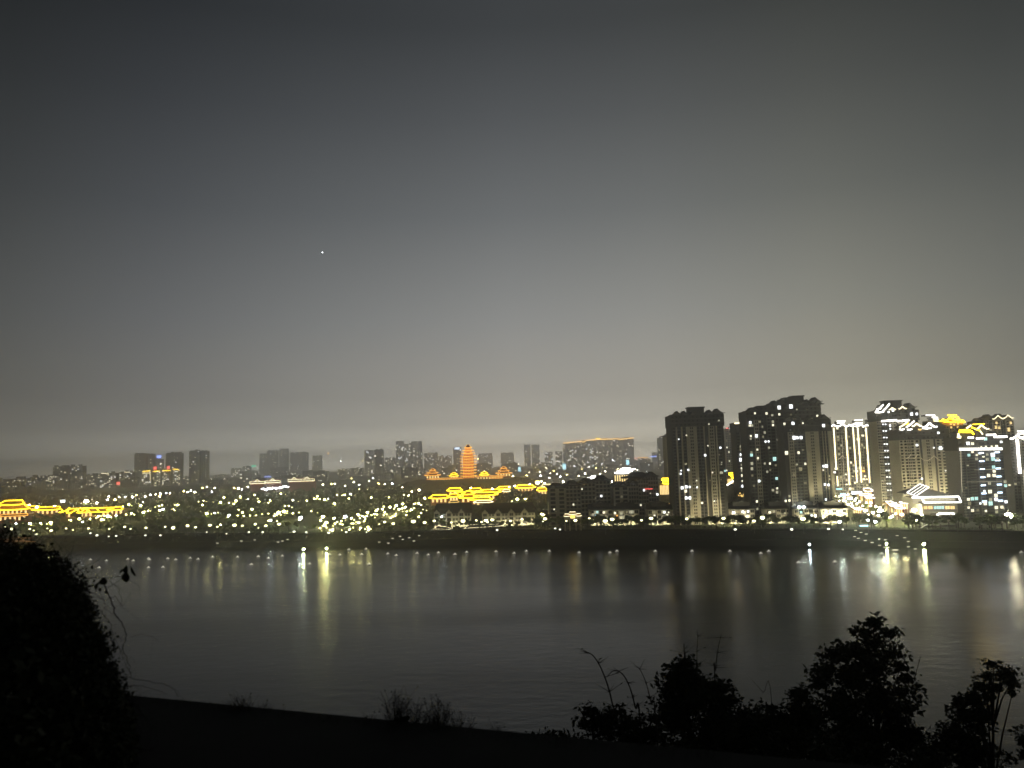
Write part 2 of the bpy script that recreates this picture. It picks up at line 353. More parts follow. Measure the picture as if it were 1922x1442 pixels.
def facade_bays(fc, bays, ztop, nf, z0=0.0, k_panel='beige', k_rec='dark_wall', glass='glass', litrate=0.0, rn=rnd, fine=True):
    """bays: (share of the width, kind). Walls per bay as parts, window panes and balcony slabs as joined parts"""
    tot = sum(b2[0] for b2 in bays); x = -fc.w / 2; fh = (ztop - z0) / nf
    win = MB(); slab = MB(); fd = MB(); fin = MB()
    for sh, kind in bays:
        w_ = fc.w * sh / tot; x1 = x + w_; q = MB()
        fr = {'P': -1.2, 'p': -1.2, 'W': 0, 'B': 0, 'D': -.3, 'L': -.9, 'S': -1.0, 'M': -.7}[kind]
        kk = {'P': k_panel, 'p': k_panel, 'W': k_rec, 'B': k_rec, 'D': k_rec, 'L': k_panel, 'S': k_panel, 'M': 'mid_wall'}[kind]
        q.box(x + .01, x1 - .01, fr, fc.d, z0, ztop, kk); q.build('wall_bay', fc.t)
        n_ = max(1, int(round(w_ / 3.4))) if kind in 'WBLM' else 1
        for f in range(nf):
            zb = z0 + f * fh
            if kind == 'P':
                c_ = (x + x1) / 2
                for o_ in (-.75, .75): win.quad((c_ + o_ - .5, fr - .05, zb + .8), (c_ + o_ + .5, fr - .05, zb + .8), (c_ + o_ + .5, fr - .05, zb + fh - .5), (c_ + o_ - .5, fr - .05, zb + fh - .5), glass)
                slab.box(c_ - 1.5, c_ + 1.5, fr - .35, fr, zb + .45, zb + .65, 'slab')
            elif kind in 'WBLM':
                cw = w_ / n_
                for i in range(n_):
                    a_ = x + i * cw + cw * (.16 if kind != 'L' else .22); b3 = x + (i + 1) * cw - cw * (.16 if kind != 'L' else .22)
                    g = glass
                    if litrate and rn.random() < litrate: g = rn.choice(['win_dim', 'win_faint', 'win_dim', 'win_faint', 'win_warm'])
                    win.quad((a_, fr - .05, zb + .7), (b3, fr - .05, zb + .7), (b3, fr - .05, zb + fh - .45), (a_, fr - .05, zb + fh - .45), g)
                if kind == 'B': slab.box(x + .2, x1 - .2, -1.1, 0, zb, zb + .9, 'slab')
                elif kind == 'W': slab.box(x + .1, x1 - .1, -.45, 0, zb - .15, zb + .2, 'slab')
        if kind in 'WB' and n_ > 1:
            for i in range(1, n_): fin.box(x + i * w_ / n_ - .18, x + i * w_ / n_ + .18, -.8, -.01, z0, ztop, 'slab')
        x = x1
    if win.v: win.build('window_panes', fc.t, kind='stuff')
    if slab.v: slab.build('balcony_slabs', fc.t, kind='stuff')
    if fin.v: fin.build('wall_fins', fc.t, kind='stuff')

def tower_top(fc, zc, peaks, pents, k='dark_wall', leds=None, r=.45, kg='tile_roof'):
    """dark crown storeys up to zc, small gabled roofs on top, square penthouses"""
    for (px, py, wpx, back) in peaks:
        v = fc.p(px, py); w_ = wpx * fc.Y / FPX; h_ = w_ * .36; q = MB(); y0 = 1.0 + back
        zt = v.z - h_ - .5
        q.box(v.x - w_ * .42, v.x + w_ * .42, y0, y0 + 8, zc - 1, zt + .1, k)
        o, rg = gable_roof(q, v.x, y0, y0 + 9, zt, w_, h_, kg, 'mid_wall'); g = q.build('gable_roof', fc.t)
        if leds and (px, py) in leds:
            kk = leds[(px, py)]; l = MB(); l.path(o, r, kk); l.build('light_strip', g)
        else:
            l = MB(); l.path([p_ + Vector((0, -.3, -.8)) for p_ in o[1:6]], .16, 'slab'); l.build('barge_board', g)
    for (a_, b2, yt, back) in pents:
        v0 = fc.p(a_, yt); v1 = fc.p(b2, yt); q = MB()
        q.box(v0.x + .6, v1.x - .6, 4 + back, 13 + back, zc - 1, v0.z - 1, k)
        q.box(v0.x, v1.x, 3.2 + back, 14 + back, v0.z - 1, v0.z, kg); q.build('penthouse', fc.t)

# ------------------------------------------------------------------ near dark towers
def crown(fc, zb, zt, x0=None, x1=None, k='dark_wall', nb=6):
    q = MB(); a_ = -fc.w / 2 - .5 if x0 is None else x0; b2 = fc.w / 2 + .5 if x1 is None else x1
    q.box(a_, b2, -1.8, fc.d, zb, zt, k); q.build('crown_storeys', fc.t)
    s_ = MB(); n_ = max(2, int((zt - zb) / 3.1)); ws = MB()
    for f in range(1, n_): s_.box(a_ - .1, b2 + .1, -2.0, -1.8, zb + f * (zt - zb) / n_ - .12, zb + f * (zt - zb) / n_ + .12, 'mid_wall')
    nn = int((b2 - a_) / 3.2)
    for f in range(n_):
        z_ = zb + f * (zt - zb) / n_
        for i in range(nn):
            if (i * 7 + f) % 5 == 0: continue
            x_ = a_ + (i + .5) * (b2 - a_) / nn; ws.quad((x_ - .7, -1.86, z_ + .9), (x_ + .7, -1.86, z_ + .9), (x_ + .7, -1.86, z_ + 2.3), (x_ - .7, -1.86, z_ + 2.3), 'glass')
    s_.build('floor_bands', fc.t, kind='stuff'); ws.build('crown_windows', fc.t, kind='stuff')

fa = Facade('residential_tower', 'dark beige tower standing alone between the low rise flats and the cluster of towers', 'tower', 620, 1263, 1362, 880, depth=20)
zc0 = fa.z(1300, 801); zc1 = fa.z(1300, 779)
facade_bays(fa, [(2, 'D'), (4, 'W'), (2, 'S'), (5, 'W'), (2, 'S'), (5, 'W'), (14, 'P'), (9, 'W'), (1.5, 'S'), (5, 'D'), (8, 'P'), (2, 'W'), (1.5, 'S'), (6, 'W'), (3, 'D')], zc0, 30, litrate=.025)
crown(fa, zc0, zc1)
tower_top(fa, zc1, [(1271, 771.5, 22, 0), (1287, 770, 22, 6), (1299, 773.5, 24, -2), (1332, 772, 20, -2), (1335, 768, 22, 6), (1346, 766.5, 26, 0)], [(1295, 1327, 763, 4)])
SA, OA = 6.556, (1240, 740)
for X_, Y_, k_, s_ in [(216, 556, 'win_white', 3), (310, 508, 'win_warm', 3), (245, 940, 'win_white', 3.2), (333, 932, 'win_white', 4), (240, 980, 'win_white', 4), (435, 1062, 'win_warm', 3), (441, 1146, 'win_white', 3.5),
    (727, 660, 'win_white', 4.5), (540, 752, 'win_white', 5), (574, 635, 'win_warm', 3), (258, 1152, 'win_white', 6.5), (308, 1140, 'win_white', 6), (350, 1142, 'win_white', 4.5), (302, 1192, 'win_warm', 6.5),
    (308, 1276, 'win_white', 6), (352, 1276, 'win_white', 6), (630, 965, 'win_warm', 3.2), (735, 960, 'win_dim', 4), (785, 945, 'win_teal', 4.5), (805, 938, 'win_warm', 3), (708, 325, 'win_dim', 3.6), (586, 370, 'win_warm', 2.8), (653, 1315, 'win_white', 3),
    (740, 865, 'win_dim', 3), (735, 1050, 'win_faint', 3), (640, 915, 'win_faint', 3), (600, 1060, 'win_faint', 3), (712, 745, 'win_faint', 3), (742, 840, 'win_dim', 3)]:
    lit_window(fa, OA[0] + X_ / SA, OA[1] + Y_ / SA, k_, s_ * .68, s_ * .8, -2.1)

OB, SB = (1370, 730), 6.27
def bw(fc, pts, dy=-2.1, f=.66):
    for X_, Y_, k_, s_ in pts: lit_window(fc, OB[0] + X_ / SB, OB[1] + Y_ / SB, k_, s_ * f, s_ * f * 1.2, dy)
# front tower of the cluster
fb = Facade('residential_tower', 'broad dark tower with two beige panels at the front right of the tower cluster', 'tower', 610, 1475, 1563, 880, depth=16)
zc0 = fb.z(1500, 811); zc1 = fb.z(1500, 789)
facade_bays(fb, [(7, 'D'), (10, 'P'), (20, 'B'), (2, 'D'), (24, 'P'), (3, 'D'), (4, 'W'), (1.2, 'S'), (4, 'W'), (1.2, 'S'), (4, 'W'), (5, 'p')], zc0, 29, glass='glass_blue', litrate=.05)
crown(fb, zc0, zc1, x0=fb.x(1470, 800))
tower_top(fb, zc1, [(1482, 785.5, 20, -2), (1518, 783.5, 26, -2), (1547, 777.5, 22, 0)], [])
bw(fb, [(630, 414, 'win_warm', 5.5), (732, 408, 'win_white', 7), (847, 405, 'win_warm', 4), (1090, 434, 'win_white', 7), (745, 577, 'win_white', 8), (782, 577, 'win_white', 6), (826, 575, 'win_white', 7), (655, 755, 'win_warm', 8.5), (797, 752, 'win_warm', 6),
    (876, 883, 'win_warm', 5), (1090, 910, 'win_white', 5), (1124, 910, 'win_white', 7), (1105, 1125, 'win_white', 5), (1148, 1130, 'win_white', 5.5), (690, 1262, 'win_dim', 5), (645, 1318, 'win_warm', 5), (690, 1313, 'win_warm', 5.5), (1117, 1302, 'win_white', 4.5),
    (850, 720, 'win_faint', 4), (740, 1010, 'win_faint', 5), (820, 945, 'win_faint', 8), (770, 900, 'win_faint', 4), (785, 1310, 'win_faint', 4), (832, 1310, 'win_faint', 4)])
# tall one behind it
fe = Facade('residential_tower', 'tallest tower of the dark cluster, with a stepped flat top between gables', 'tower', 665, 1475, 1546, 880, depth=16)
zc0 = fe.z(1510, 785); zc1 = fe.z(1510, 757)
facade_bays(fe, [(6, 'M'), (10, 'W'), (5, 'P'), (20, 'W'), (6, 'P'), (12, 'W')], zc0, 32, litrate=.06)
crown(fe, zc0, zc1)
tower_top(fe, zc1, [(1506, 752, 24, -2), (1519, 748.5, 20, 5), (1532, 745, 24, 2), (1534, 751.5, 20, -2)], [(1477, 1497, 745, 3), (1492, 1515, 741.5, 3)])
bw(fe, [(708, 210, 'win_white', 9), (1018, 320, 'win_warm', 5), (778, 245, 'win_dim', 3.5), (708, 305, 'win_faint', 4)])
# darker slab to its left
fd_ = Facade('residential_tower', 'dark tower in the middle of the cluster with a stepped ridge of gables', 'tower', 650, 1432, 1478, 880, depth=16)
zc0 = fd_.z(1455, 779); zc1 = fd_.z(1455, 762)
facade_bays(fd_, [(6, 'W'), (5, 'D'), (6, 'M'), (8, 'W'), (6, 'M'), (10, 'W')], zc0, 31, k_panel='beige_dim', litrate=.07)
crown(fd_, zc0, zc1)
tower_top(fd_, zc1, [(1454, 751.5, 26, 0), (1469, 748.5, 26, 3), (1445, 757, 20, -1)], [(1428, 1448, 760.5, 4)])
bw(fd_, [(422, 292, 'win_warm', 5.5), (490, 312, 'win_dim', 5), (571, 302, 'win_warm', 5), (570, 222, 'win_white', 8), (497, 388, 'win_dim', 6), (498, 428, 'win_warm', 5), (400, 515, 'win_dim', 5.5), (585, 507, 'win_dim', 7), (585, 548, 'win_faint', 7), (640, 590, 'win_white', 8.5),
    (410, 622, 'win_white', 4.5), (446, 620, 'win_white', 4.5), (450, 693, 'win_dim', 5), (603, 705, 'win_dim', 6), (606, 790, 'win_warm', 6.5), (516, 825, 'win_teal', 9), (462, 880, 'win_warm', 5), (430, 975, 'win_dim', 5), (620, 990, 'win_teal', 9), (540, 1055, 'win_teal', 6.5),
    (548, 1170, 'win_warm', 4.5), (545, 1215, 'win_dim', 6.5), (530, 900, 'win_faint', 5), (650, 670, 'win_dim', 5), (465, 955, 'win_faint', 4)])
fg = Facade('residential_tower', 'narrow dark tower with a pale lit strip at the left of the cluster', 'tower', 630, 1404, 1433, 860, depth=18)
zc0 = fg.z(1415, 789); zc1 = fg.z(1415, 772)
facade_bays(fg, [(3, 'D'), (5, 'W'), (5, 'W'), (8, 'P'), (5, 'W')], zc0, 28, litrate=.06)
crown(fg, zc0, zc1)
tower_top(fg, zc1, [(1411, 764.5, 21, 0), (1421, 763, 20, 4)], [])
bw(fg, [(285, 290, 'win_warm', 4.5), (230, 398, 'win_white', 6), (230, 433, 'win_warm', 4.5), (238, 557, 'win_warm', 4.5), (303, 555, 'win_white', 6.5), (236, 590, 'win_dim', 4.5), (313, 717, 'win_warm', 4), (245, 780, 'win_teal', 7), (245, 750, 'win_faint', 6), (321, 816, 'win_warm', 4.5),
    (250, 880, 'win_dim', 7), (250, 940, 'win_dim', 7), (335, 1085, 'win_white', 5.5), (255, 1020, 'win_faint', 5), (275, 1140, 'win_faint', 5)])
fh_ = Facade('residential_tower', 'slim rear tower at the left edge of the dark cluster with white lit eaves', 'tower', 700, 1385, 1406, 870, depth=18)
zc0 = fh_.z(1395, 811); zc1 = fh_.z(1395, 793)
facade_bays(fh_, [(6, 'W'), (10, 'P'), (3, 'D')], zc0, 27, k_panel='beige_dim')
crown(fh_, zc0, zc1)
tower_top(fh_, zc1, [(1396, 790, 16, 0)], [])
led(fh_.t, [[fh_.p(1377.5, 795, -2), fh_.p(1386, 794.5, -2)], [fh_.p(1385.5, 789, -2), fh_.p(1394, 788.5, -2)]], .8, 'led_warm')
bw(fh_, [(118, 680, 'win_dim', 5), (118, 718, 'win_faint', 5), (122, 775, 'win_white', 5.5), (122, 835, 'win_white', 8), (128, 895, 'win_dim', 4), (130, 935, 'win_warm', 4.5), (134, 962, 'win_dim', 5), (137, 1020, 'win_warm', 6), (140, 1085, 'win_warm', 4), (143, 1145, 'win_white', 6), (195, 680, 'win_white', 6), (222, 1015, 'win_white', 6)])

# ------------------------------------------------------------------ towers with light strips on the right
def O4(X_, Y_): return (1550 + X_ / 5.545, 740 + Y_ / 5.545)
def O6(X_, Y_): return (1540 + X_ / 4.806, 740 + Y_ / 4.806)
fc = Facade('residential_tower', 'tower slab with five tall vertical light strips and white outlined roofs', 'tower', 840, 1558, 1648, 870, depth=18)
ztc = fc.z(1600, 801)
facade_bays(fc, [(4, 'L'), (5, 'W'), (4, 'L'), (6, 'M'), (4, 'L'), (6, 'W'), (3, 'L'), (5, 'M'), (3, 'L'), (6, 'W'), (5, 'M'), (5, 'M')], ztc, 26, k_panel='beige_dim', litrate=.10)
for X_, Y_, w_ in [(75, 318, 15), (165, 310, 18), (240, 318, 15), (290, 305, 15), (355, 315, 16), (420, 318, 15), (500, 308, 18)]:
    px, py = O4(X_, Y_); v = fc.p(px, py); W_ = w_ * fc.Y / FPX; q = MB(); o, rg = gable_roof(q, v.x, -.5, 9, v.z - W_ * .3, W_, W_ * .26, 'tile_roof', 'mid_wall'); g = q.build('gable_roof', fc.t)
    l = MB(); l.path(o, .75, 'led_white'); l.build('light_strip', g)
for X0, X1, Y_ in [(130, 220, 280), (315, 400, 270), (450, 525, 262), (325, 400, 300), (455, 525, 290), (135, 210, 300)]:
    a_ = O4(X0, Y_); b2 = O4(X1, Y_ - 3); led(fc.t, [[fc.p(*a_, 4), fc.p(*b2, 4)]], .55, 'led_white')
    q = MB(); q.box(fc.p(*a_).x + .5, fc.p(*b2).x - .5, 5, 12, ztc - 1, fc.p(*a_).z, 'beige_dim'); q.build('penthouse', fc.t)
for (X0, Y0, X1, Y1) in [(75, 350, 103, 785), (112, 855, 118, 955), (200, 350, 240, 945), (275, 350, 318, 920), (325, 350, 365, 920), (410, 350, 450, 920)]:
    led(fc.t, [[fc.p(*O4(X0, Y0), -1.7), fc.p(*O4(X1, Y1), -1.7)]], .75, 'led_warm')
led(fc.t, [[fc.p(*O4(160, 430), -1.5), fc.p(*O4(185, 900), -1.5)]], .22, 'led_dim')
for X_ in (165, 500): led(fc.t, [[fc.p(*O4(X_ + a_, b2), -2) for a_, b2 in ((-45, 680), (-25, 668), (0, 640), (25, 665), (60, 655))]], .3, 'led_dim')
for X_, Y_, k_, s_ in [(378, 432, 'win_warm', 6), (455, 430, 'win_dim', 4), (495, 430, 'win_dim', 5), (205, 835, 'win_warm', 4), (210, 940, 'win_warm', 4), (402, 855, 'win_warm', 5), (385, 800, 'led_orange', 6), (520, 597, 'win_white', 5), (390, 885, 'win_warm', 5), (420, 885, 'win_warm', 4), (85, 813, 'win_white', 5), (275, 855, 'win_dim', 4), (480, 800, 'win_faint', 3), (240, 790, 'win_dim', 3)]:
    lit_window(fc, *O4(X_, Y_), k_, s_ * .8, s_ * .6, -1.6)

f1 = Facade('residential_tower', 'tall tower behind the plaza with white lit gables and a flat dark penthouse', 'tower', 720, 1650, 1730, 870, depth=16)
zc0 = f1.z(1690, 790); zc1 = f1.z(1690, 770)
facade_bays(f1, [(4, 'L'), (3, 'P'), (12, 'W'), (10, 'L'), (3, 'D'), (12, 'L'), (8, 'L'), (10, 'W')], zc0, 31, k_panel='beige', litrate=.015)
crown(f1, zc0, zc1)
ld = {O4(675, 140): 'led_warm', O4(780, 128): 'led_warm'}
tower_top(f1, zc1, [(*O4(885, 88), 24, 2), (*O4(675, 140), 11, -3), (*O4(780, 128), 13, -3), (*O4(850, 118), 22, 5)], [(1666, 1700, 751, 3)], leds=ld, r=.55)
for (X0, Y0, X1, Y1) in [(510, 180, 585, 110), (580, 180, 650, 102), (500, 190, 590, 185), (515, 158, 560, 150)]:
    led(f1.t, [[f1.p(*O4(X0, Y0), -2.4), f1.p(*O4((X0 + X1) / 2, (Y0 + Y1) / 2 + 5), -2.4), f1.p(*O4(X1, Y1), -2.4)]], .75, 'led_white')
q = MB(); v0 = f1.p(*O4(515, 190)); v1 = f1.p(*O4(645, 112)); o_, r_ = gable_roof(q, (v0.x + v1.x) / 2, -1.5, 8, v0.z, v1.x - v0.x, v1.z - v0.z, 'tile_roof', 'dark_wall'); q.build('gable_roof', f1.t)
for X0, X1 in ((568, 722), (732, 850)): led(f1.t, [[f1.p(*O4(X0, 283), -2.4), f1.p(*O4(X1, 272), -2.4)]], 1.1, 'led_white')
for i in range(11):
    for dx in (0, 27):
        X_, Y_ = 588 + i * 5.2 + dx, 315 + i * 68.5; lit_window(f1, *O4(X_, Y_), 'win_white', 2.6, 2.2, -1.4)
for X_, Y_, s_ in [(655, 328, 4), (658, 362, 3), (663, 465, 5), (878, 210, 6), (932, 208, 5), (640, 188, 4), (685, 170, 5)]: lit_window(f1, *O4(X_, Y_), 'win_white', s_ * .8, s_ * .9, -2.6)
led(f1.t, [[f1.p(*O4(560, 605), -1.7), f1.p(*O4(880, 600), -1.7)]], .22, 'led_dim')

f2 = Facade('residential_tower', 'pale tower with white outlined gables right behind the big pavilion', 'tower', 660, 1690, 1783, 870, depth=18)
zc0 = f2.z(1740, 825); zc1 = f2.z(1740, 806)
facade_bays(f2, [(10, 'L'), (3, 'P'), (12, 'L'), (3, 'D'), (14, 'P'), (3, 'D'), (12, 'L'), (4, 'P')], zc0, 24, k_panel='beige', litrate=.01)
crown(f2, zc0, zc1)
pk = [(*O6(850, 262), 16, -3), (*O6(965, 258), 24, -3), (*O6(1075, 248), 22, 0), (*O6(740, 270), 12, -2)]
tower_top(f2, zc1, pk, [], leds={pk[0][:2]: 'led_warm', pk[1][:2]: 'led_white'}, r=.75)
for (X0, Y0, X1, Y1, k_) in [(700, 300, 770, 250, 'led_warm'), (760, 300, 830, 245, 'led_white'), (700, 318, 740, 316, 'led_white'), (770, 320, 810, 316, 'led_white'), (905, 308, 985, 306, 'led_white'), (870, 318, 895, 318, 'led_amber'), (745, 272, 775, 262, 'led_gold')]:
    led(f2.t, [[f2.p(*O6(X0, Y0), -2.6), f2.p(*O6((X0 + X1) / 2, (Y0 + Y1) / 2 + 5), -2.6), f2.p(*O6(X1, Y1), -2.6)]], .7, k_)
for pts in [[(765, 580), (790, 568), (808, 540)], [(830, 585), (850, 570), (868, 540)], [(895, 575), (920, 595), (950, 600), (985, 585), (1013, 555), (1040, 580), (1062, 590)]]:
    led(f2.t, [[f2.p(*O6(*p_), -1.9) for p_ in pts]], .25, 'led_dim')
for X_, Y_, s_ in [(858, 460, 5), (1050, 350, 5), (1070, 488, 7), (1118, 488, 5), (1010, 484, 3), (903, 762, 4), (1115, 690, 2.5)]: lit_window(f2, *O6(X_, Y_), 'win_white', s_ * .8, s_ * .8, -2.3)

def added_floods(fc_, xs_, y_, z_=1.0):  # added lamps, not seen, that brighten the tower fronts
    for x_ in xs_:
        q = MB(); q.box(x_ - 1.2, x_ + 1.2, y_ - .5, y_, z_ - .6, z_ + .9, 'metal'); q.beam((x_, y_ - .3, -.5), (x_, y_ - .3, z_ - .5), .15, 'metal')
        q.quad((x_ + 1.1, y_ + .03, z_ - .5), (x_ - 1.1, y_ + .03, z_ - .5), (x_ - 1.1, y_ + .03, z_ + .8), (x_ + 1.1, y_ + .03, z_ + .8), 'added_tower_light'); q.build('floodlight', fc_.t)
added_floods(f2, [-14, 0, 14], -24, 8); added_floods(f1, [-12, 6], -26, 8); added_floods(fc, [-20, 0, 18], -24, 6); added_floods(fb, [8, 22], -22, 4); added_floods(fa, [-4, 14], -24, 4)
f3 = Facade('residential_tower', 'tower behind the outlined gables with a gold lit roof and amber upper walls', 'tower', 900, 1762, 1812, 840, depth=18)
zt = f3.z(1780, 800)
facade_bays(f3, [(8, 'L'), (3, 'W'), (10, 'L'), (4, 'W'), (8, 'L')], zt, 27, k_panel='beige_dim', litrate=.02)
for X_, Y_, w_ in [(1100, 225, 16), (1160, 215, 14), (1215, 235, 16), (1265, 240, 12)]:
    px, py = O6(X_, Y_); v = f3.p(px, py); W_ = w_ * f3.Y / FPX; q = MB(); q.box(v.x - W_ * .4, v.x + W_ * .4, 1, 8, zt - 1, v.z - W_ * .28, 'warm_wall'); o, rg = gable_roof(q, v.x, -.5, 9, v.z - W_ * .3, W_, W_ * .26, 'gold_tile', 'warm_wall'); g = q.build('gable_roof', f3.t); l = MB(); l.path(o, .8, 'led_gold'); l.build('light_strip', g)
for (X0, Y0, X1, Y1) in [(1140, 192, 1220, 190), (1080, 240, 1140, 232), (1150, 212, 1240, 208), (1220, 222, 1290, 242), (1100, 248, 1290, 256)]:
    led(f3.t, [[f3.p(*O6(X0, Y0), -1.6), f3.p(*O6(X1, Y1), -1.6)]], .8, 'led_gold')
for X_, Y_ in [(1170, 270), (1200, 275), (1235, 270), (1175, 300), (1235, 300)]: lit_window(f3, *O6(X_, Y_), 'led_amber', 3.4, 3.5, -1.2)
f3b = Facade('rooftop_pavilion', 'small white lit stepped roof showing above the outlined gables', 'pavilion', 740, 1737, 1761, 790, gz=GZ, depth=10)
q = MB(); q.box(-f3b.w / 2 + 2, f3b.w / 2 - 2, 0, 10, 0, f3b.z(1750, 790), 'beige_dim'); q.build('wall', f3b.t)
for X0, X1, Y_, k_ in [(945, 1025, 190, 'led_white'), (1000, 1050, 210, 'led_white'), (1010, 1060, 226, 'led_warm'), (1015, 1055, 242, 'led_warm'), (1020, 1050, 256, 'led_amber')]:
    a_ = O6(X0, Y_); b2 = O6(X1, Y_ + 2); g = MB(); va, vb = f3b.p(*a_), f3b.p(*b2); g.box(va.x, vb.x, -1, 8, va.z - .9, va.z + .2, 'tile_roof'); g_ = g.build('roof', f3b.t); l = MB(); l.path([va + Vector((0, -1.4, 0)), vb + Vector((0, -1.4, 0))], .7, k_); l.build('light_strip', g_)

f4 = Facade('residential_tower', 'dark tower near the right edge with ladders of short blue lights', 'tower', 590, 1802, 1886, 890, depth=18)
zc0 = f4.z(1840, 845); zc1 = f4.z(1840, 820)
facade_bays(f4, [(4, 'P'), (10, 'W'), (8, 'B'), (3, 'D'), (7, 'M'), (5, 'W'), (7, 'W'), (5, 'W'), (7, 'M'), (6, 'W')], zc0, 25, k_panel='beige_dim', litrate=.03, glass='glass_blue')
crown(f4, zc0, zc1)
tower_top(f4, zc1, [(*O6(1450, 275), 24, 0), (*O6(1340, 275), 20, 2), (*O6(1270, 318), 20, -1), (*O6(1595, 335), 18, 2)], [(1845, 1865, 813, 2)], leds={O6(1450, 275): 'led_warm'}, r=.6)
for (X0, Y0, X1, Y1, r_, k_) in [(1240, 497, 1615, 494, 1.15, 'led_white'), (1315, 393, 1360, 393, .9, 'led_white'), (1390, 400, 1455, 398, .9, 'led_white'), (1480, 369, 1560, 367, .9, 'led_white'), (1550, 387, 1660, 384, 1.0, 'led_white'), (1220, 385, 1245, 390, 1.3, 'led_warm'),
    (1235, 328, 1330, 326, .7, 'led_gold'), (1230, 342, 1335, 345, .6, 'led_gold'), (1300, 310, 1340, 282, .7, 'led_warm'), (1345, 300, 1420, 330, .6, 'led_gold'), (1355, 275, 1460, 270, .4, 'led_gold'), (1340, 330, 1365, 365, .6, 'led_gold'), (1420, 330, 1445, 365, .5, 'led_warm'), (1225, 355, 1232, 385, .7, 'led_warm')]:
    led(f4.t, [[f4.p(*O6(X0, Y0), -2.6), f4.p(*O6(X1, Y1), -2.6)]], r_, k_)
for i in range(7):
    for X_ in (1440 + i * 4.8, 1583 + i * 5):
        q = MB(); v = f4.p(*O6(X_, (532 if X_ < 1500 else 525) + i * 72.5)); q.box(v.x - 1.75, v.x + 1.75, -1.7, -1.3, v.z - .5, v.z + .5, 'led_blue'); q.build('balcony_light', f4.t)
for X_, Y_, k_, s_ in [(1475, 405, 'win_teal', 7), (1318, 445, 'win_white', 7), (1358, 447, 'win_warm', 6), (1615, 432, 'win_white', 5), (1437, 475, 'win_warm', 3), (1478, 473, 'win_warm', 4), (1530, 472, 'win_warm', 4), (1575, 472, 'win_warm', 6), (1325, 550, 'win_teal', 6), (1357, 520, 'win_warm', 5), (1395, 550, 'win_warm', 4),
    (1540, 548, 'win_white', 9), (1490, 545, 'win_dim', 5), (1542, 585, 'win_teal', 8), (1490, 588, 'win_dim', 6), (1585, 585, 'win_dim', 6), (1547, 658, 'win_teal', 7), (1552, 695, 'win_warm', 6), (1502, 733, 'win_warm', 7), (1552, 733, 'win_warm', 7), (1510, 805, 'win_dim', 6), (1465, 873, 'win_white', 4), (1515, 878, 'win_warm', 8),
    (1568, 912, 'win_warm', 7), (1570, 948, 'win_white', 7), (1472, 985, 'win_warm', 7), (1520, 985, 'win_teal', 9), (1520, 950, 'win_dim', 6), (1320, 948, 'win_warm', 6), (1355, 943, 'win_teal', 7), (1392, 940, 'win_teal', 7), (1428, 985, 'win_white', 4), (1330, 985, 'win_faint', 7), (1322, 1022, 'win_warm', 5), (1358, 1048, 'win_warm', 6), (1405, 1045, 'win_faint', 5),
    (1478, 1053, 'win_warm', 5), (1572, 1022, 'win_warm', 7), (1622, 1018, 'win_warm', 6), (1575, 1060, 'win_dim', 6), (1660, 970, 'win_white', 6), (1655, 825, 'win_teal', 6), (1650, 790, 'win_dim', 6), (1690, 820, 'win_warm', 4), (1395, 585, 'win_dim', 6)]:
    lit_window(f4, *O6(X_, Y_), k_, s_ * .8, s_ * .8, -2.0)
led(f4.t, [[f4.p(*O6(1370, 683), -2.2), f4.p(*O6(1640, 676), -2.2)], [f4.p(*O6(1300, 792), -2.2), f4.p(*O6(1620, 786), -2.2)]], .22, 'led_dim')
led(f4.t, [[f4.p(*O6(1250, 510), -2.2), f4.p(*O6(1258, 800), -2.2), f4.p(*O6(1266, 880), -2.2)]], .25, 'led_dim')

f5 = Facade('residential_tower', 'rear tower with two amber lit gables above the right edge towers', 'tower', 800, 1838, 1906, 840, depth=18)
zt = f5.z(1870, 790)
facade_bays(f5, [(6, 'W'), (5, 'L'), (4, 'W'), (8, 'L'), (5, 'W'), (8, 'L')], zt, 30, k_panel='beige', litrate=.02)
pk = [(*O6(1600, 190), 20, 0), (*O6(1690, 186), 18, 0), (*O6(1545, 178), 16, 5), (*O6(1655, 172), 22, 6), (*O6(1450, 212), 20, 3)]
tower_top(f5, zt, pk, [], leds={pk[0][:2]: 'led_warm', pk[1][:2]: 'led_warm'}, r=.4, k='beige_dim')
for X_, Y_, w_, h_ in [(1575, 300, 5, 7), (1605, 305, 4, 6), (1690, 320, 5, 9), (1580, 260, 4, 5), (1708, 260, 4, 6)]: lit_window(f5, *O6(X_, Y_), 'win_gold', w_ * .8, h_ * .8, -1.6)
f6 = Facade('residential_tower', 'tower at the right edge of the view with one thick vertical white light line', 'tower', 640, 1898, 1975, 870, depth=18)
zt = f6.z(1920, 826)
facade_bays(f6, [(4, 'M'), (5, 'W'), (8, 'L'), (5, 'W'), (10, 'L'), (6, 'W'), (10, 'L')], zt, 24, k_panel='beige_dim', litrate=.02)
for X_, Y_, w_ in [(1755, 372, 24), (1835, 372, 20), (1900, 372, 24)]:
    px, py = O6(X_, Y_); v = f6.p(px, py); W_ = w_ * f6.Y / FPX; q = MB(); q.box(v.x - W_ * .4, v.x + W_ * .4, 1, 8, zt - 1, v.z - W_ * .25, 'mid_wall'); o, rg = gable_roof(q, v.x, -1.6, 9, v.z - W_ * .3, W_, W_ * .26, 'tile_roof', 'mid_wall'); g = q.build('gable_roof', f6.t); l = MB(); l.path(o, .85, 'led_white'); l.build('light_strip', g)
for Y_ in (335, 356): led(f6.t, [[f6.p(*O6(1792, Y_), 2), f6.p(*O6(1880, Y_ - 3), 2)]], .7, 'led_white')
led(f6.t, [[f6.p(*O6(1760, 405), -2), f6.p(*O6(1785, 716), -2)]], 1.1, 'led_white')
led(f6.t, [[f6.p(*O6(1836, 672), -2), f6.p(*O6(1815, 690), -2), f6.p(*O6(1833, 960), -2)]], .4, 'led_dim')
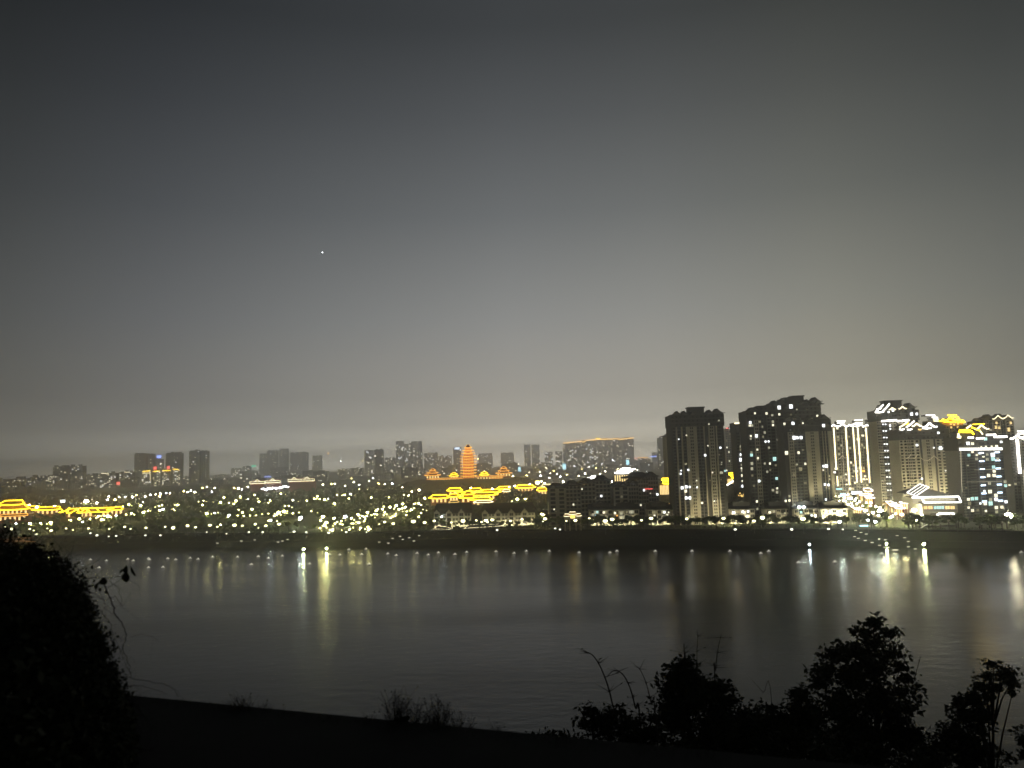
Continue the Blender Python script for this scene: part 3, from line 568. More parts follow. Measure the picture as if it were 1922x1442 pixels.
# slivers seen beside the lone tower
f7 = Facade('residential_tower', 'slim white edged tower just left behind the lone dark tower', 'tower', 780, 1252, 1275, 870, depth=18)
facade_bays(f7, [(5, 'L'), (6, 'W'), (6, 'L')], f7.z(1260, 818), 25, k_panel='beige_dim', litrate=.05)
q = MB(); hip_roof(q, 0, 9, f7.z(1260, 819), f7.w + 3, 22, 3, 1, 'tile_roof'); g = q.build('roof', f7.t)
led(f7.t, [[f7.p(1251.5, 817, -2), f7.p(1262, 813, -2)], [f7.p(1252, 814, -2), f7.p(1262, 811, -2)]], .7, 'led_warm')
led(f7.t, [[f7.p(1261, 818, -2), f7.p(1266.5, 914, -2)]], .6, 'led_warm'); led(f7.t, [[f7.p(1255, 820, -2), f7.p(1258.5, 900, -2)]], .28, 'led_warm')
f8 = Facade('office_tower', 'hazy pale tower seen in the gap between lone tower and cluster', 'tower', 1500, 1362, 1384, 830, depth=20)
facade_bays(f8, [(5, 'L'), (6, 'L'), (6, 'L')], f8.z(1372, 804), 24, k_panel='beige', litrate=.12)
led(f8.t, [[f8.p(1369, 803.5, -2), f8.p(1381, 803, -2)]], 1.3, 'led_blue'); led(f8.t, [[f8.p(1363, 804, -2), f8.p(1366, 804, -2)]], 1.1, 'sign_red')
q = MB(); q.box(-f8.w * .1, f8.w * .1, 2, 12, f8.z(1372, 804), f8.z(1372, 801), 'grey_wall'); q.build('penthouse', f8.t)
# ------------------------------------------------------------------ low rise flats, villas, row houses, gateway
def side_flats(label, px0, px1, ytop_l, ytop_r, Y, lits, gw=.28):
    fc_ = Facade('apartment_block', label, 'apartment block', Y, px0, px1, 930, depth=26)
    ya, yb = ytop_l, ytop_r; nseg = 4; W_ = fc_.w; xs = [-W_ / 2] + [-W_ / 2 + W_ * (gw + (1 - gw) * i / 3) for i in range(4)]
    for i in range(4):
        xa, xb = xs[i], xs[i + 1]; zt = fc_.z(px0, ya) + (fc_.z(px1, yb) - fc_.z(px0, ya)) * (0 if i == 0 else i / 3) - 4
        q = MB(); fr = -1.5 if i == 0 else -.2 * i; kk = 'beige_dim' if i == 0 else 'mid_wall'
        q.box(xa + .02, xb - .02, fr, fc_.d, 0, zt, kk); q.build('wall_bay', fc_.t)
        nf = max(5, int(zt / 3.2)); fh = zt / nf; wq = MB(); sl = MB(); n_ = 2 if i == 0 else 4
        for f in range(nf):
            for j in range(n_):
                cw = (xb - xa) / n_; a_ = xa + j * cw + cw * .25; b2 = xa + (j + 1) * cw - cw * .2
                wq.quad((a_, fr - .05, f * fh + .8), (b2, fr - .05, f * fh + .8), (b2, fr - .05, f * fh + fh - .5), (a_, fr - .05, f * fh + fh - .5), 'glass')
            if i: sl.box(xa + .3, xb - .3, fr - 1.0, fr, f * fh - .1, f * fh + .75, 'beige_dim')
        wq.build('window_panes', fc_.t, kind='stuff')
        if sl.v: sl.build('balcony_slabs', fc_.t, kind='stuff')
        rf = MB(); hip_roof(rf, (xa + xb) / 2, fc_.d / 2 - 1, zt, (xb - xa) + 2.2, fc_.d + 3, 4.2, .8, 'tile_roof', .35); g = rf.build('roof', fc_.t)
        rg = rnd.Random if False else None
        dm = MB()
        for u in (.3, .7):
            x_ = xa + (xb - xa) * u; gable_roof(dm, x_, -1.8, 5, zt + .6, (xb - xa) * .34, 1.7, 'tile_roof', 'mid_wall')
        dm.build('dormer', fc_.t)
    for px, py, k_, s_ in lits: lit_window(fc_, px, py, k_, s_, s_ * 1.2, -2.2)
    return fc_
fa1 = side_flats('eleven storey flats with a beige gable end, next to the villas', 1029, 1146, 908, 893, 650,
    [(1092, 918, 'win_warm', 2.4), (1128, 931, 'win_white', 3.2), (1076, 947, 'win_warm', 2.6), (1040, 956, 'win_warm', 2.2), (1036, 904, 'win_faint', 2), (1084, 938, 'win_faint', 2), (1117, 935, 'win_faint', 2)])
fa2 = side_flats('flats with a rounded heap of tiled roofs, directly left of the lone dark tower', 1151, 1236, 905, 886, 645,
    [(1208, 920, 'win_white', 3.2), (1233, 928, 'win_white', 3.4), (1220, 926, 'win_dim', 2.2), (1202, 948, 'win_warm', 2.6), (1197, 955, 'win_warm', 2.4), (1226, 944, 'win_dim', 2.2), (1166, 932, 'win_faint', 3)], gw=.34)
q = MB(); hip_roof(q, fa2.w * .12, 12, fa2.z(1205, 898), fa2.w * .7, 24, 5, 1, 'tile_roof', .3); q.build('roof', fa2.t)
led(fa2.t, [[fa2.p(1209, 918, -2.6), fa2.p(1224, 917.5, -2.6)]], .25, 'sign_red')
led(fa2.t, [[fa2.p(1204, 912, -2.2), fa2.p(1205.5, 955, -2.2)]], .3, 'slab')
# white lit stepped roofs behind the flats
def lit_roof_block(label, x0, x1, y0, y1, Y, rows, kwin='win_gold', led_k='led_white', r=1.0, wins=8, wall='beige_dim'):
    fc_ = Facade('lit_pavilion', label, 'pavilion', Y, x0, x1, y1); q = MB(); q.box(-fc_.w / 2 + 1, fc_.w / 2 - 1, 0, 16, 0, fc_.z((x0 + x1) / 2, y0) - 1.5, wall); q.build('wall', fc_.t)
    for (xa, xb, yy) in rows:
        g = MB(); va, vb = fc_.p(xa, yy), fc_.p(xb, yy); d_ = hip_roof(g, (va.x + vb.x) / 2, 7, va.z, vb.x - va.x, 20, max(1.5, (vb.x - va.x) * .08), .8, 'tile_roof', .6); g_ = g.build('roof', fc_.t)
        l = MB(); l.path(d_['eave'], r, led_k); l.path(d_['ridge'], r * .7, led_k); l.build('light_strip', g_)
    wn_ = MB()
    for i in range(wins):
        x_ = -fc_.w / 2 + (i + .7) * fc_.w / (wins + .6); zt = fc_.z((x0 + x1) / 2, y0 + 6); wn_.box(x_ - .5, x_ + .5, -.12, -.02, zt - 9, zt, kwin)
    wn_.build('window_panes', fc_.t, kind='stuff'); return fc_
lit_roof_block('white lit stack of roofs rising behind the rounded flats', 1152, 1190, 886, 905, 760, [(1153, 1180, 889), (1158, 1186, 886), (1164, 1191, 882.5)], r=.9)
lit_roof_block('white lit roofs behind the eleven storey flats', 1090, 1122, 902, 912, 900, [(1090, 1106, 903), (1100, 1117, 900), (1108, 1122, 897)], r=1.1)
lit_roof_block('gold and white lit pavilion squeezed between the rounded flats and the lone tower', 1238, 1262, 905, 925, 760, [(1241, 1262, 902), (1243, 1262, 908)], led_k='led_gold', r=1.0)
lit_roof_block('gold roofed pavilion between the lone tower and the cluster', 1366, 1389, 893, 925, 760, [(1367, 1389, 892), (1372, 1388, 898)], led_k='led_gold', r=1.1)
fpv = Facade('lit_pavilion', 'white curved roof of a low pavilion beside the lone tower', 'pavilion', 720, 1362, 1392, 920)
q = MB(); q.box(-fpv.w / 2 + 1, fpv.w / 2 - 1, 1, 14, 0, fpv.z(1376, 912), 'beige_dim'); q.build('wall', fpv.t)
q = MB(); q.box(-fpv.w / 2, fpv.w / 2, 0, 15, fpv.z(1376, 912), fpv.z(1376, 909), 'tile_roof'); g = q.build('roof', fpv.t)
l = MB(); l.path([fpv.p(1364, 911, -.6), fpv.p(1370, 907, -.6), fpv.p(1376, 903, -.6), fpv.p(1382, 905, -.6), fpv.p(1389, 906, -.6)], .75, 'led_white'); l.build('light_strip', g)

# villas by the embankment
def added_uplights(fc_, W_, y_=2.2):
    """unseen floodlights added on the ground to brighten a facade"""
    n_ = max(2, int(W_ / 7))
    for i in range(n_):
        x_ = -W_ / 2 + W_ * (i + .5) / n_; q = MB(); yy = -3.2 - y_
        q.box(x_ - .6, x_ + .6, yy - .25, yy, .1, 1.0, 'metal'); q.quad((x_ + .55, yy + .03, .3), (x_ - .55, yy + .03, .3), (x_ - .55, yy + .03, .95), (x_ + .55, yy + .03, .95), 'added_uplight'); q.build('floodlight', fc_.t)  # lamp added for brightness, unseen behind the trees
def villas(label, px0, px1, Y, n):
    fc_ = Facade('villa_row', label, 'villa', Y, px0, px1, 975, depth=14); W_ = fc_.w; h_ = fc_.z(px0, 963)
    u = W_ / n
    for i in range(n):
        xa = -W_ / 2 + i * u; xm = xa + u * .46; xb = xa + u
        q = MB(); q.box(xa, xm, -2.2, 12, 0, h_, 'cream'); q.build('bay_wall', fc_.t)
        q = MB(); q.box(xm, xb - .02, 0, 12, 0, h_ - .8, 'cream'); q.build('wall', fc_.t)
        q = MB(); gable_roof(q, (xa + xm) / 2, -2.4, 9, h_, (xm - xa) + 1, 3.0, 'tile_roof', 'cream', over=.5, th=.35); q.build('gable_roof', fc_.t)
        q = MB(); hip_roof(q, (xm + xb) / 2, 6, h_ - .8, (xb - xm) + 2, 13, 2.6, .2, 'tile_roof', .7); q.build('roof', fc_.t)
        for f in range(3):
            z_ = 1.0 + f * (h_ - 1) / 3; hh = (h_ - 1) / 3 - 1.7
            q = MB(); c_ = (xa + xm) / 2; q.box(c_ - 1.5, c_ + 1.5, -2.26, -2.2, z_ + .5, z_ + .5 + hh + .5, 'glass'); q.box(c_ - .08, c_ + .08, -2.32, -2.26, z_ + .5, z_ + 1 + hh, 'cream'); q.build('window', fc_.t)
            for j in (0, 1):
                c_ = xm + (xb - xm) * (.28 + .42 * j); q = MB(); q.box(c_ - .9, c_ + .9, -.06, 0, z_ + .5, z_ + .5 + hh, 'glass'); q.box(c_ - .06, c_ + .06, -.1, -.06, z_ + .5, z_ + .5 + hh, 'cream'); q.build('window', fc_.t)
            sl = MB(); sl.box(xa - .1, xm + .1, -2.5, -2.2, z_ - .1, z_ + .15, 'cream'); sl.build('string_course', fc_.t)
    q = MB(); q.box(-W_ / 2 + 2, W_ / 2 - 2, 12.1, 26, 0, h_ + 3.5, 'dark_wall'); q.build('rear_wall', fc_.t)
    q = MB(); hip_roof(q, 0, 17, h_ + 1, W_ + 2, 22, 6, .4, 'tile_roof', .9); q.build('main_roof', fc_.t)
    added_uplights(fc_, W_); return fc_
v1 = villas('cream three storey villas with dark roofs in front of the gold roofed palace', 815, 884, 670, 3)
v2 = villas('cream three storey villas with dark roofs right of their twin block, nearer the flats', 905, 1004, 665, 4)

# row of shop houses behind the riverside trees
def shop(label, px0, px1, Y, wins, glow='win_dim', py=976):
    fc_ = Facade('shop_house', label, 'shop house', Y, px0, px1, py, depth=14); W_ = fc_.w; h_ = fc_.z(px0, 957.5 + (px0 - 1200) * -.004); nb = 5
    for i in range(nb):
        xa = -W_ / 2 + W_ * i / nb; xb = -W_ / 2 + W_ * (i + 1) / nb
        if i % 2 == 0:
            q = MB(); q.box(xa, xb - .02, -.6, 13, 0, h_, 'cream'); q.build('wall_bay', fc_.t)
            for f in (0, 1, 2):
                q = MB(); q.box((xa + xb) / 2 - 1.3, (xa + xb) / 2 + 1.3, -.68, -.6, 1 + f * h_ / 3, 1 + f * h_ / 3 + h_ / 3 - 1.6, 'glass'); q.box((xa + xb) / 2 - .08, (xa + xb) / 2 + .08, -.74, -.68, 1 + f * h_ / 3, f * h_ / 3 + h_ / 3 - .6, 'cream'); q.build('window', fc_.t)
        else:
            q = MB(); q.box(xa, xb - .02, .4, 13, 0, h_, 'mid_wall'); q.build('wall_bay', fc_.t)
            for f in (0, 1, 2):
                q = MB(); q.box(xa + .3, xb - .3, .3, .4, .8 + f * h_ / 3, f * h_ / 3 + h_ / 3 - .7, rnd.choice([glow, 'win_faint', 'glass', 'win_faint'])); q.box(xa + .2, xb - .2, -.2, .3, f * h_ / 3 - .1, f * h_ / 3 + .15, 'cream')
                for j in (.33, .66): q.box(xa + (xb - xa) * j - .08, xa + (xb - xa) * j + .08, .2, .3, .8 + f * h_ / 3, f * h_ / 3 + h_ / 3 - .7, 'dark_wall')
                q.build('window', fc_.t)
    q = MB(); q.box(-W_ / 2 - .6, W_ / 2 + .6, -1.3, 13, h_, h_ + .5, 'mid_wall'); q.build('cornice', fc_.t)
    q = MB(); hip_roof(q, 0, 6.5, h_ + .5, W_ + 3, 17, 4.4, .5, 'tile_roof', .85); q.build('roof', fc_.t)
    q = MB(); q.box(-W_ / 2 + 3, W_ / 2 - 3, 2, 9, h_ + 2.6, h_ + 5.6, 'dark_wall'); gable_roof(q, 0, 1.4, 9, h_ + 5.4, W_ * .3, 1.6, 'tile_roof', 'mid_wall'); q.build('attic', fc_.t)
    for px, py_, k_, s_ in wins: lit_window(fc_, px, py_, k_, s_, s_, -.9)
    added_uplights(fc_, W_, .8)
    return fc_
S5 = lambda X_, Y_: (1200 + X_ / 4.805, 920 + Y_ / 4.805)
shop('shop house with a teal lit ground floor, right of the lit gateway', 1107, 1150, 640, [(1119, 968, 'sign_cyan', 3.5), (1123, 971, 'sign_white', 3), (1133, 962, 'win_warm', 3.5), (1121, 961, 'win_teal', 3.5), (1113, 966, 'win_dim', 4)])
shop('shop house under the rounded flats with warm upstairs windows', 1153, 1200, 640, [(1154, 963, 'win_warm', 4), (1166, 964, 'win_dim', 4), (1176, 961, 'win_faint', 4), (1158, 968, 'led_orange', 2)])
shop('shop house with one bright window, left of its brightly lit neighbour', 1217, 1259, 628, [(*S5(225, 200), 'win_white', 3.5), (*S5(135, 228), 'win_warm', 3), (*S5(262, 200), 'win_warm', 2.5), (*S5(250, 222), 'win_warm', 2.5)])
shop('brightly lit shop house with white windows below the left half of the lone tower', 1262, 1304, 628, [(*S5(390, 205), 'win_white', 3), (*S5(440, 190), 'win_white', 3.5), (*S5(410, 230), 'win_teal', 5), (*S5(445, 228), 'win_teal', 4), (*S5(482, 222), 'win_white', 3.5), (*S5(360, 222), 'win_dim', 4)], glow='win_warm')
shop('shop house below the right edge of the lone tower', 1324, 1367, 622, [(*S5(608, 203), 'win_warm', 3.5), (*S5(657, 233), 'win_warm', 5), (*S5(640, 200), 'win_faint', 3)])
shop('shop house with white upstairs windows in the gap left of the cluster', 1372, 1417, 618, [(*S5(848, 203), 'win_white', 5), (*S5(930, 195), 'win_white', 4), (*S5(945, 202), 'win_warm', 4), (*S5(978, 192), 'win_white', 3.5), (*S5(950, 222), 'win_dim', 4), (*S5(870, 232), 'win_dim', 5)], glow='win_warm')
shop('shop house below the left part of the tower cluster', 1439, 1485, 612, [(*S5(1172, 200), 'win_warm', 4), (*S5(1210, 192), 'win_dim', 3.5), (*S5(1310, 208), 'win_dim', 3), (*S5(1250, 205), 'win_faint', 5)])
shop('shop house below the blue rooftop lamps', 1491, 1537, 606, [(*S5(1455, 200), 'win_teal', 4), (*S5(1550, 228), 'win_white', 3), (*S5(1420, 215), 'win_faint', 5)])
shop('last shop house of the row, next to the bright plaza', 1543, 1591, 600, [(*S5(1680, 195), 'win_warm', 3.5), (*S5(1720, 190), 'win_white', 4), (*S5(1785, 192), 'win_warm', 5), (*S5(1815, 188), 'win_warm', 4.5), (*S5(1720, 210), 'win_dim', 3), (*S5(1850, 262), 'win_warm', 5)])
# cafe lights between the towers
for nm, lab, pts in [('lantern_tree', 'string of orange lanterns on a tree by the left foot of the lone tower', [(1259, 936), (1261, 940), (1266, 938), (1256, 946), (1262, 948), (1268, 944), (1267, 932)]),
                     ('lantern_tree', 'pyramid of warm lanterns between the lone tower and the cluster', [(1389, 926), (1387, 930), (1391, 930), (1394, 931), (1397, 931), (1392, 932), (1396, 928)]),
                     ('lantern_tree', 'bright gold cluster of lanterns under the left side of the tower cluster', [(1408, 934), (1411, 936), (1414, 939), (1418, 940), (1421, 938), (1424, 940), (1428, 939), (1426, 942), (1416, 943), (1430, 947), (1433, 948), (1420, 943)])]:
    Y = 655; c_ = at_y(pts[0][0], pts[0][1], Y); tt = thing(nm, lab, 'tree', (c_.x, Y, GZ)); q = MB(); q.beam((0, 0, 0), (0, 0, c_.z - GZ + 1), .5, 'bark', 5, .15); tr = q.build('trunk', tt)
    q = MB()
    for i in range(120): q.leaf((rnd.gauss(0, 3), rnd.gauss(0, 2), c_.z - GZ - 2 + rnd.gauss(0, 2.4)), 1.3, 'foliage', rnd)
    q.build('crown', tt, kind='stuff')
    for (a_, b2) in pts:
        v = at_y(a_, b2, Y - 2.5); q = MB(); q.ball((v.x - c_.x, -2.5, v.z - GZ), .62, 'led_amber', 6, 4); q.build('lantern', tt)

# lit memorial gateway
gt = Facade('gateway', 'brightly lit stone gateway with three tiled roofs behind the riverside trees', 'gateway', 600, 1059, 1091, 975, depth=3)
W_ = gt.w; zt = gt.z(1075, 962)
for i, (xa, xb) in enumerate([(-.5, -.4), (-.22, -.14), (.14, .22), (.4, .5)]):
    q = MB(); q.box(W_ * xa, W_ * xb, 0, 1.2, 0, zt * (.78 if i in (0, 3) else .86), 'cream'); q.build('pillar', gt.t)
for xa, xb, z_ in [(-.52, -.16, .80), (.16, .52, .80), (-.26, .26, .9)]:
    q = MB(); d_ = hip_roof(q, W_ * (xa + xb) / 2, .6, zt * z_, W_ * (xb - xa), 5, 1.6, .4, 'gold_tile', .7); g = q.build('roof', gt.t)
    l = MB(); l.path(d_['eave'], .25, 'led_warm'); l.path(d_['ridge'], .25, 'led_warm'); l.build('light_strip', g)
q = MB(); q.box(-W_ * .5, W_ * .5, .1, 1.1, zt * .62, zt * .78, 'cream'); q.build('lintel', gt.t)
q = MB(); q.box(-W_ * .13, W_ * .13, -.3, .08, zt * .66, zt * .86, 'win_dim'); sg = q.build('name_board', gt.t)
for i in (-1, 0, 1):
    q = MB(); c_ = W_ * .08 * i
    for a_, b2 in (((-.5, -.6), (.5, -.6)), ((-.5, .6), (.5, .6)), ((0, -.7), (0, .7)), ((-.45, 0), (.45, 0))): q.beam((c_ + a_[0], -.42, zt * .76 + a_[1]), (c_ + b2[0], -.42, zt * .76 + b2[1]), .13, 'led_gold')
    q.build('character', sg)

# big pavilion with white outlined roofs
pv_ = Facade('pavilion', 'big pavilion with thick white lit eaves and a slanting outlined roof by the plaza', 'pavilion', 585, 1727, 1797, 965, depth=22)
P6 = lambda X_, Y_, dy=0: pv_.p(*O6(X_, Y_), dy)
xl, xr = P6(915, 1000).x, P6(1235, 1000).x; z1 = P6(1000, 985).z; z2 = P6(1000, 925).z; z0_ = P6(1000, 1042).z
q = MB(); q.box(xl, xr, 0, 20, 0, z1, 'cream'); q.build('wall', pv_.t)
q = MB(); q.box(xl + 1, xr - 1, -.5, 0, z0_ - 1.2, z0_ - .3, 'stone'); q.build('string_course', pv_.t)
for X0, X1, k_ in [(930, 962, 'win_gold'), (970, 1008, 'win_gold'), (1022, 1112, 'win_teal'), (1125, 1163, 'win_gold'), (1170, 1208, 'win_gold')]:
    a_, b2 = P6(X0, 1038), P6(X1, 1010); q = MB(); q.box(a_.x, b2.x, -.3, 0, a_.z, b2.z, k_); f_ = q.build('window', pv_.t)
    q = MB(); q.box(a_.x - .2, b2.x + .2, -.4, 0, a_.z - .25, a_.z, 'dark_wall'); n_ = max(2, int((b2.x - a_.x) / 1.6))
    for i in range(n_ + 1): x_ = a_.x + (b2.x - a_.x) * i / n_; q.box(x_ - .1, x_ + .1, -.42, -.3, a_.z, b2.z, 'dark_wall')
    q.build('frame', f_)
q = MB(); xe0, xe1 = P6(885, 970).x, P6(1245, 970).x
d_ = hip_roof(q, (xe0 + xe1) / 2, 9, z1, xe1 - xe0, 26, z2 - z1 + 1, .5, 'tile_roof', .9); lr = q.build('lower_roof', pv_.t)
l = MB(); l.path([P6(890, 938, -4.5), P6(905, 975, -4.6), P6(1235, 972, -4.6), P6(1215, 920, -4.5)], .62, 'led_white'); l.path([P6(800, 930, -4.3), P6(1215, 922, -4.3)], .75, 'led_white'); l.build('light_strip', lr)
tt_ = MB()
for i in range(9): v = P6(915 + i * 32, 950, -4.7); tt_.box(v.x - .35, v.x + .35, -4.75, -4.55, v.z - .2, v.z + .2, 'led_dim')
tt_.build('eave_lamps', lr, kind='stuff')
q = MB(); a_, b2, c_, e_ = P6(750, 895), P6(910, 820), P6(985, 850), P6(830, 925)
zb_ = z2 - .5
q.add([(a_.x, -4, a_.z), (e_.x, -4.2, e_.z), (c_.x, 2, c_.z), (b2.x, 3, b2.z), (a_.x, 12, a_.z), (e_.x + 16, 14, e_.z)], [(0, 1, 2, 3), (0, 3, 4), (2, 1, 5), (3, 2, 5, 4)], 'tile_roof')
ur = q.build('upper_roof', pv_.t)
l = MB(); up = Vector((0, -1.0, .8))
A_, B_, C_, D_ = Vector((a_.x, -4, a_.z)), Vector((b2.x, 3, b2.z)), Vector((c_.x, 2, c_.z)), Vector((e_.x, -4.2, e_.z))
for k in (0, .36, .68, 1.0): l.path([A_.lerp(D_, k) + up, B_.lerp(C_, k) + up], .42 if k in (0, 1.0) else .25, 'led_soft')
l.path([A_ + up, D_ + up], .4, 'led_soft'); l.path([B_ + up, C_ + up], .5, 'led_soft'); l.build('light_strip', ur)
q = MB(); q.add([(D_.x, -1, D_.z - .5), (P6(1215, 922).x, -1, D_.z - .5), (C_.x, 1.5, C_.z - .3)], [(0, 1, 2)], 'mid_wall'); q.box(D_.x, P6(1215, 922).x, 0, 16, z1, D_.z - .4, 'cream'); q.build('gable_wall', pv_.t)
q = MB(); q.box(P6(985, 1075).x, P6(1140, 1075).x, -9, -1, P6(985, 1085).z, P6(985, 1075).z, 'tile_roof'); pr = q.build('porch_roof', pv_.t)
l = MB(); l.path([P6(990, 1082, -9.4), P6(1010, 1070, -9.4), P6(1140, 1070, -9.4)], .8, 'led_white'); l.build('light_strip', pr)
for X_ in (1000, 1060, 1130): v = P6(X_, 1085); q = MB(); q.beam((v.x, -8.5, 0), (v.x, -8.5, v.z), .35, 'cream', 6); q.build('pillar', pv_.t)
# low outlined roofs by the water, two of them built from lens ghosts
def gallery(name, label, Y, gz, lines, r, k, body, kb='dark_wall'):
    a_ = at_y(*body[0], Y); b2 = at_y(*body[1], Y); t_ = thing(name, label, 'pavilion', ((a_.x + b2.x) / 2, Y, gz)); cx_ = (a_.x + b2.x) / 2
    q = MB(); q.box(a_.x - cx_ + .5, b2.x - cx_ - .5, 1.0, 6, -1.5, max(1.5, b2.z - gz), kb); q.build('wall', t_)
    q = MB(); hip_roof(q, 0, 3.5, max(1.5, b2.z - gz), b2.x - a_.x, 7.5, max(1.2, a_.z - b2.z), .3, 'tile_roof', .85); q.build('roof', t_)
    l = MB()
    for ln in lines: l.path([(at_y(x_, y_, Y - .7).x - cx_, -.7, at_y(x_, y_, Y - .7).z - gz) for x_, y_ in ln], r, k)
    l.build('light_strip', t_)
gallery('outlined_roof', 'low thin pale roof outline under the big pavilion, a lens ghost of its roof', 545, 6, [[O6(880, 1220), O6(1265, 1212)], [O6(965, 1270), O6(1280, 1257)], [O6(880, 1220), O6(1025, 1140)], [O6(815, 1185), O6(930, 1130)], [O6(905, 1205), O6(1020, 1142)], [O6(1270, 1205), O6(1283, 1255)]], .28, 'ghost_white', [O6(880, 1195), O6(1265, 1225)])  # lens ghost of the pavilion roof, built as an added lit roof
gallery('outlined_roof', 'dim amber lens-ghost outlines of the gold roofs, low at the left end of the far bank', 690, 4, [[(122, 1011), (235, 1010)], [(124, 1021), (180, 1021), (236, 1015)], [(122, 1012), (130, 1021)], [(137, 1013), (128, 1021)], [(139, 1014), (147, 1021)], [(160, 1012), (156, 1020)], [(165, 1011), (172, 1019)], [(80, 1016), (120, 1014)], [(0, 1012), (80, 1018)], [(0, 1016), (76, 1018)], [(20, 1010), (60, 1010)], [(34, 1008), (45, 1014)]], .3, 'ghost_orange', [(20, 1012), (235, 1017)])  # lens ghost of the left gold roofs, given a body and light strips
gallery('outlined_roof', 'small gold outlined roof at the water side left of the villas', 645, 8, [[(814, 993), (847, 994)], [(814, 993), (822, 987)], [(822, 987), (838, 989)], [(838, 989), (849, 993)], [(848, 984), (849, 993)]], .17, 'led_warm', [(816, 987), (847, 993)])
gallery('outlined_roof', 'long thin gold outlined roofs at the water side in front of the villas', 640, 8, [[(870, 992), (946, 987)], [(872, 991), (882, 985)], [(882, 985), (934, 984)], [(892, 996), (940, 993)], [(906, 999), (932, 997)]], .13, 'led_warm', [(874, 986), (944, 993)])
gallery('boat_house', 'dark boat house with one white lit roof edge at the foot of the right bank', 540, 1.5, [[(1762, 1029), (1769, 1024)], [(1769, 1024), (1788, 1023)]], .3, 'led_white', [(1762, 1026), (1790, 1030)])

# ------------------------------------------------------------------ gold roofed palace compound
def hall(label, px0, px1, py_eave, Y, hpx, tiers=1, k='led_gold', r=.8, wall='warm_wall', ridge=.7, group=None, gz=GZ, side=False, name='palace_hall', ridge_led=True, hips=True, body=True, dep=16):
    r *= .66; fc_ = Facade(name, label, 'hall' if name == 'palace_hall' else 'pavilion', Y, px0, px1, py_eave, gz=gz, group=group, depth=dep); px = (px0 + px1) / 2
    z_ = fc_.z(px, py_eave); h_ = hpx * Y / FPX; W_ = fc_.w
    if body:
        q = MB(); q.box(-W_ * .42, W_ * .42, 2, dep - 2, 0, z_ + .2, wall); q.build('wall', fc_.t)
        n_ = max(3, int(W_ / 6))
        for i in range(n_ + 1):
            q = MB(); x_ = -W_ * .42 + W_ * .84 * i / n_; q.beam((x_, .8, 0), (x_, .8, z_), .35, 'red_wall', 6); q.build('column', fc_.t)
        wq = MB()
        for i in range(n_): x_ = -W_ * .42 + W_ * .84 * (i + .5) / n_; wq.box(x_ - 1.2, x_ + 1.2, 1.8, 1.95, max(.5, z_ - 5), z_ - 1, 'win_gold')
        wq.build('window_panes', fc_.t, kind='stuff')
    for t_ in range(tiers):
        w_ = W_ * (1 - .3 * t_); zz = z_ + t_ * h_ * 1.1; q = MB(); d_ = hip_roof(q, 0, dep / 2, zz, w_, dep + 4 - t_ * 4, h_, h_ * .25, 'gold_tile', ridge); g = q.build('roof', fc_.t)
        l = MB(); l.path(d_['eave'], r, k)
        if ridge_led: l.path(d_['ridge'], r, k)
        if hips: l.path(d_['hipl'], r * .8, k); l.path(d_['hipr'], r * .8, k)
        l.build('light_strip', g)
        if t_ and t_ < tiers: q = MB(); q.box(-w_ * .38, w_ * .38, 4, dep - 4, zz - h_ * .7, zz, wall); q.build('upper_wall', fc_.t)
    return fc_
Q = lambda X_, Y_: (780 + X_ / 6.407, 820 + Y_ / 6.407)
def qh(lab, X0, X1, Ye, Y, hp, **kw):
    a_ = Q(X0, Ye); b2 = Q(X1, Ye); return hall(lab, a_[0], b2[0], a_[1], Y, hp, **kw)
qh('long gold outlined hall at the left front corner of the palace', 165, 400, 742, 1010, 6, r=.95)
qh('small red walled gold roofed hall next to the left corner hall', 395, 520, 722, 1030, 5, wall='red_wall', r=.9)
qh('gold hall with a peaked middle roof in the front of the palace', 525, 740, 738, 1000, 6, tiers=2, ridge=.3, r=.9)
qh('long gold hall running right from the peaked hall', 640, 985, 705, 1040, 5, r=.9)
qh('lower front gold roof above the dark villas', 660, 920, 760, 975, 4, r=.9)
qh('lowest gold roof of the palace, a warm white band', 700, 930, 790, 955, 3, r=.8, k='led_warm')
qh('gold hall in the second row behind the left corner hall', 380, 560, 652, 1180, 5, r=1.0)
qh('gold hall with orange trim in the second row', 470, 600, 700, 1100, 5, k='led_gold', r=.8)
qh('gold roof row rising behind the peaked hall', 640, 800, 655, 1180, 5, r=1.0)
qh('gold hall with a round finial in the second row', 780, 1030, 670, 1140, 5, r=1.0)
qh('gold roof at the right of the second row', 980, 1140, 628, 1300, 4, r=1.1)
qh('short white gold roof right of the second row', 1045, 1140, 660, 1220, 3, k='led_warm', r=1.0)
qh('gold hall running towards the flats, third from the right end', 1200, 1440, 615, 1300, 5, r=1.2)
qh('gold hall with two roofs next to the flats', 1460, 1590, 648, 1160, 5, r=1.1)
qh('white gold roof line ending at the flats', 1515, 1640, 600, 1330, 4, k='led_warm', r=1.1)
qh('dim gold gate building under the front of the palace', 400, 520, 790, 960, 3, r=.6, k='led_amber', wall='red_wall')
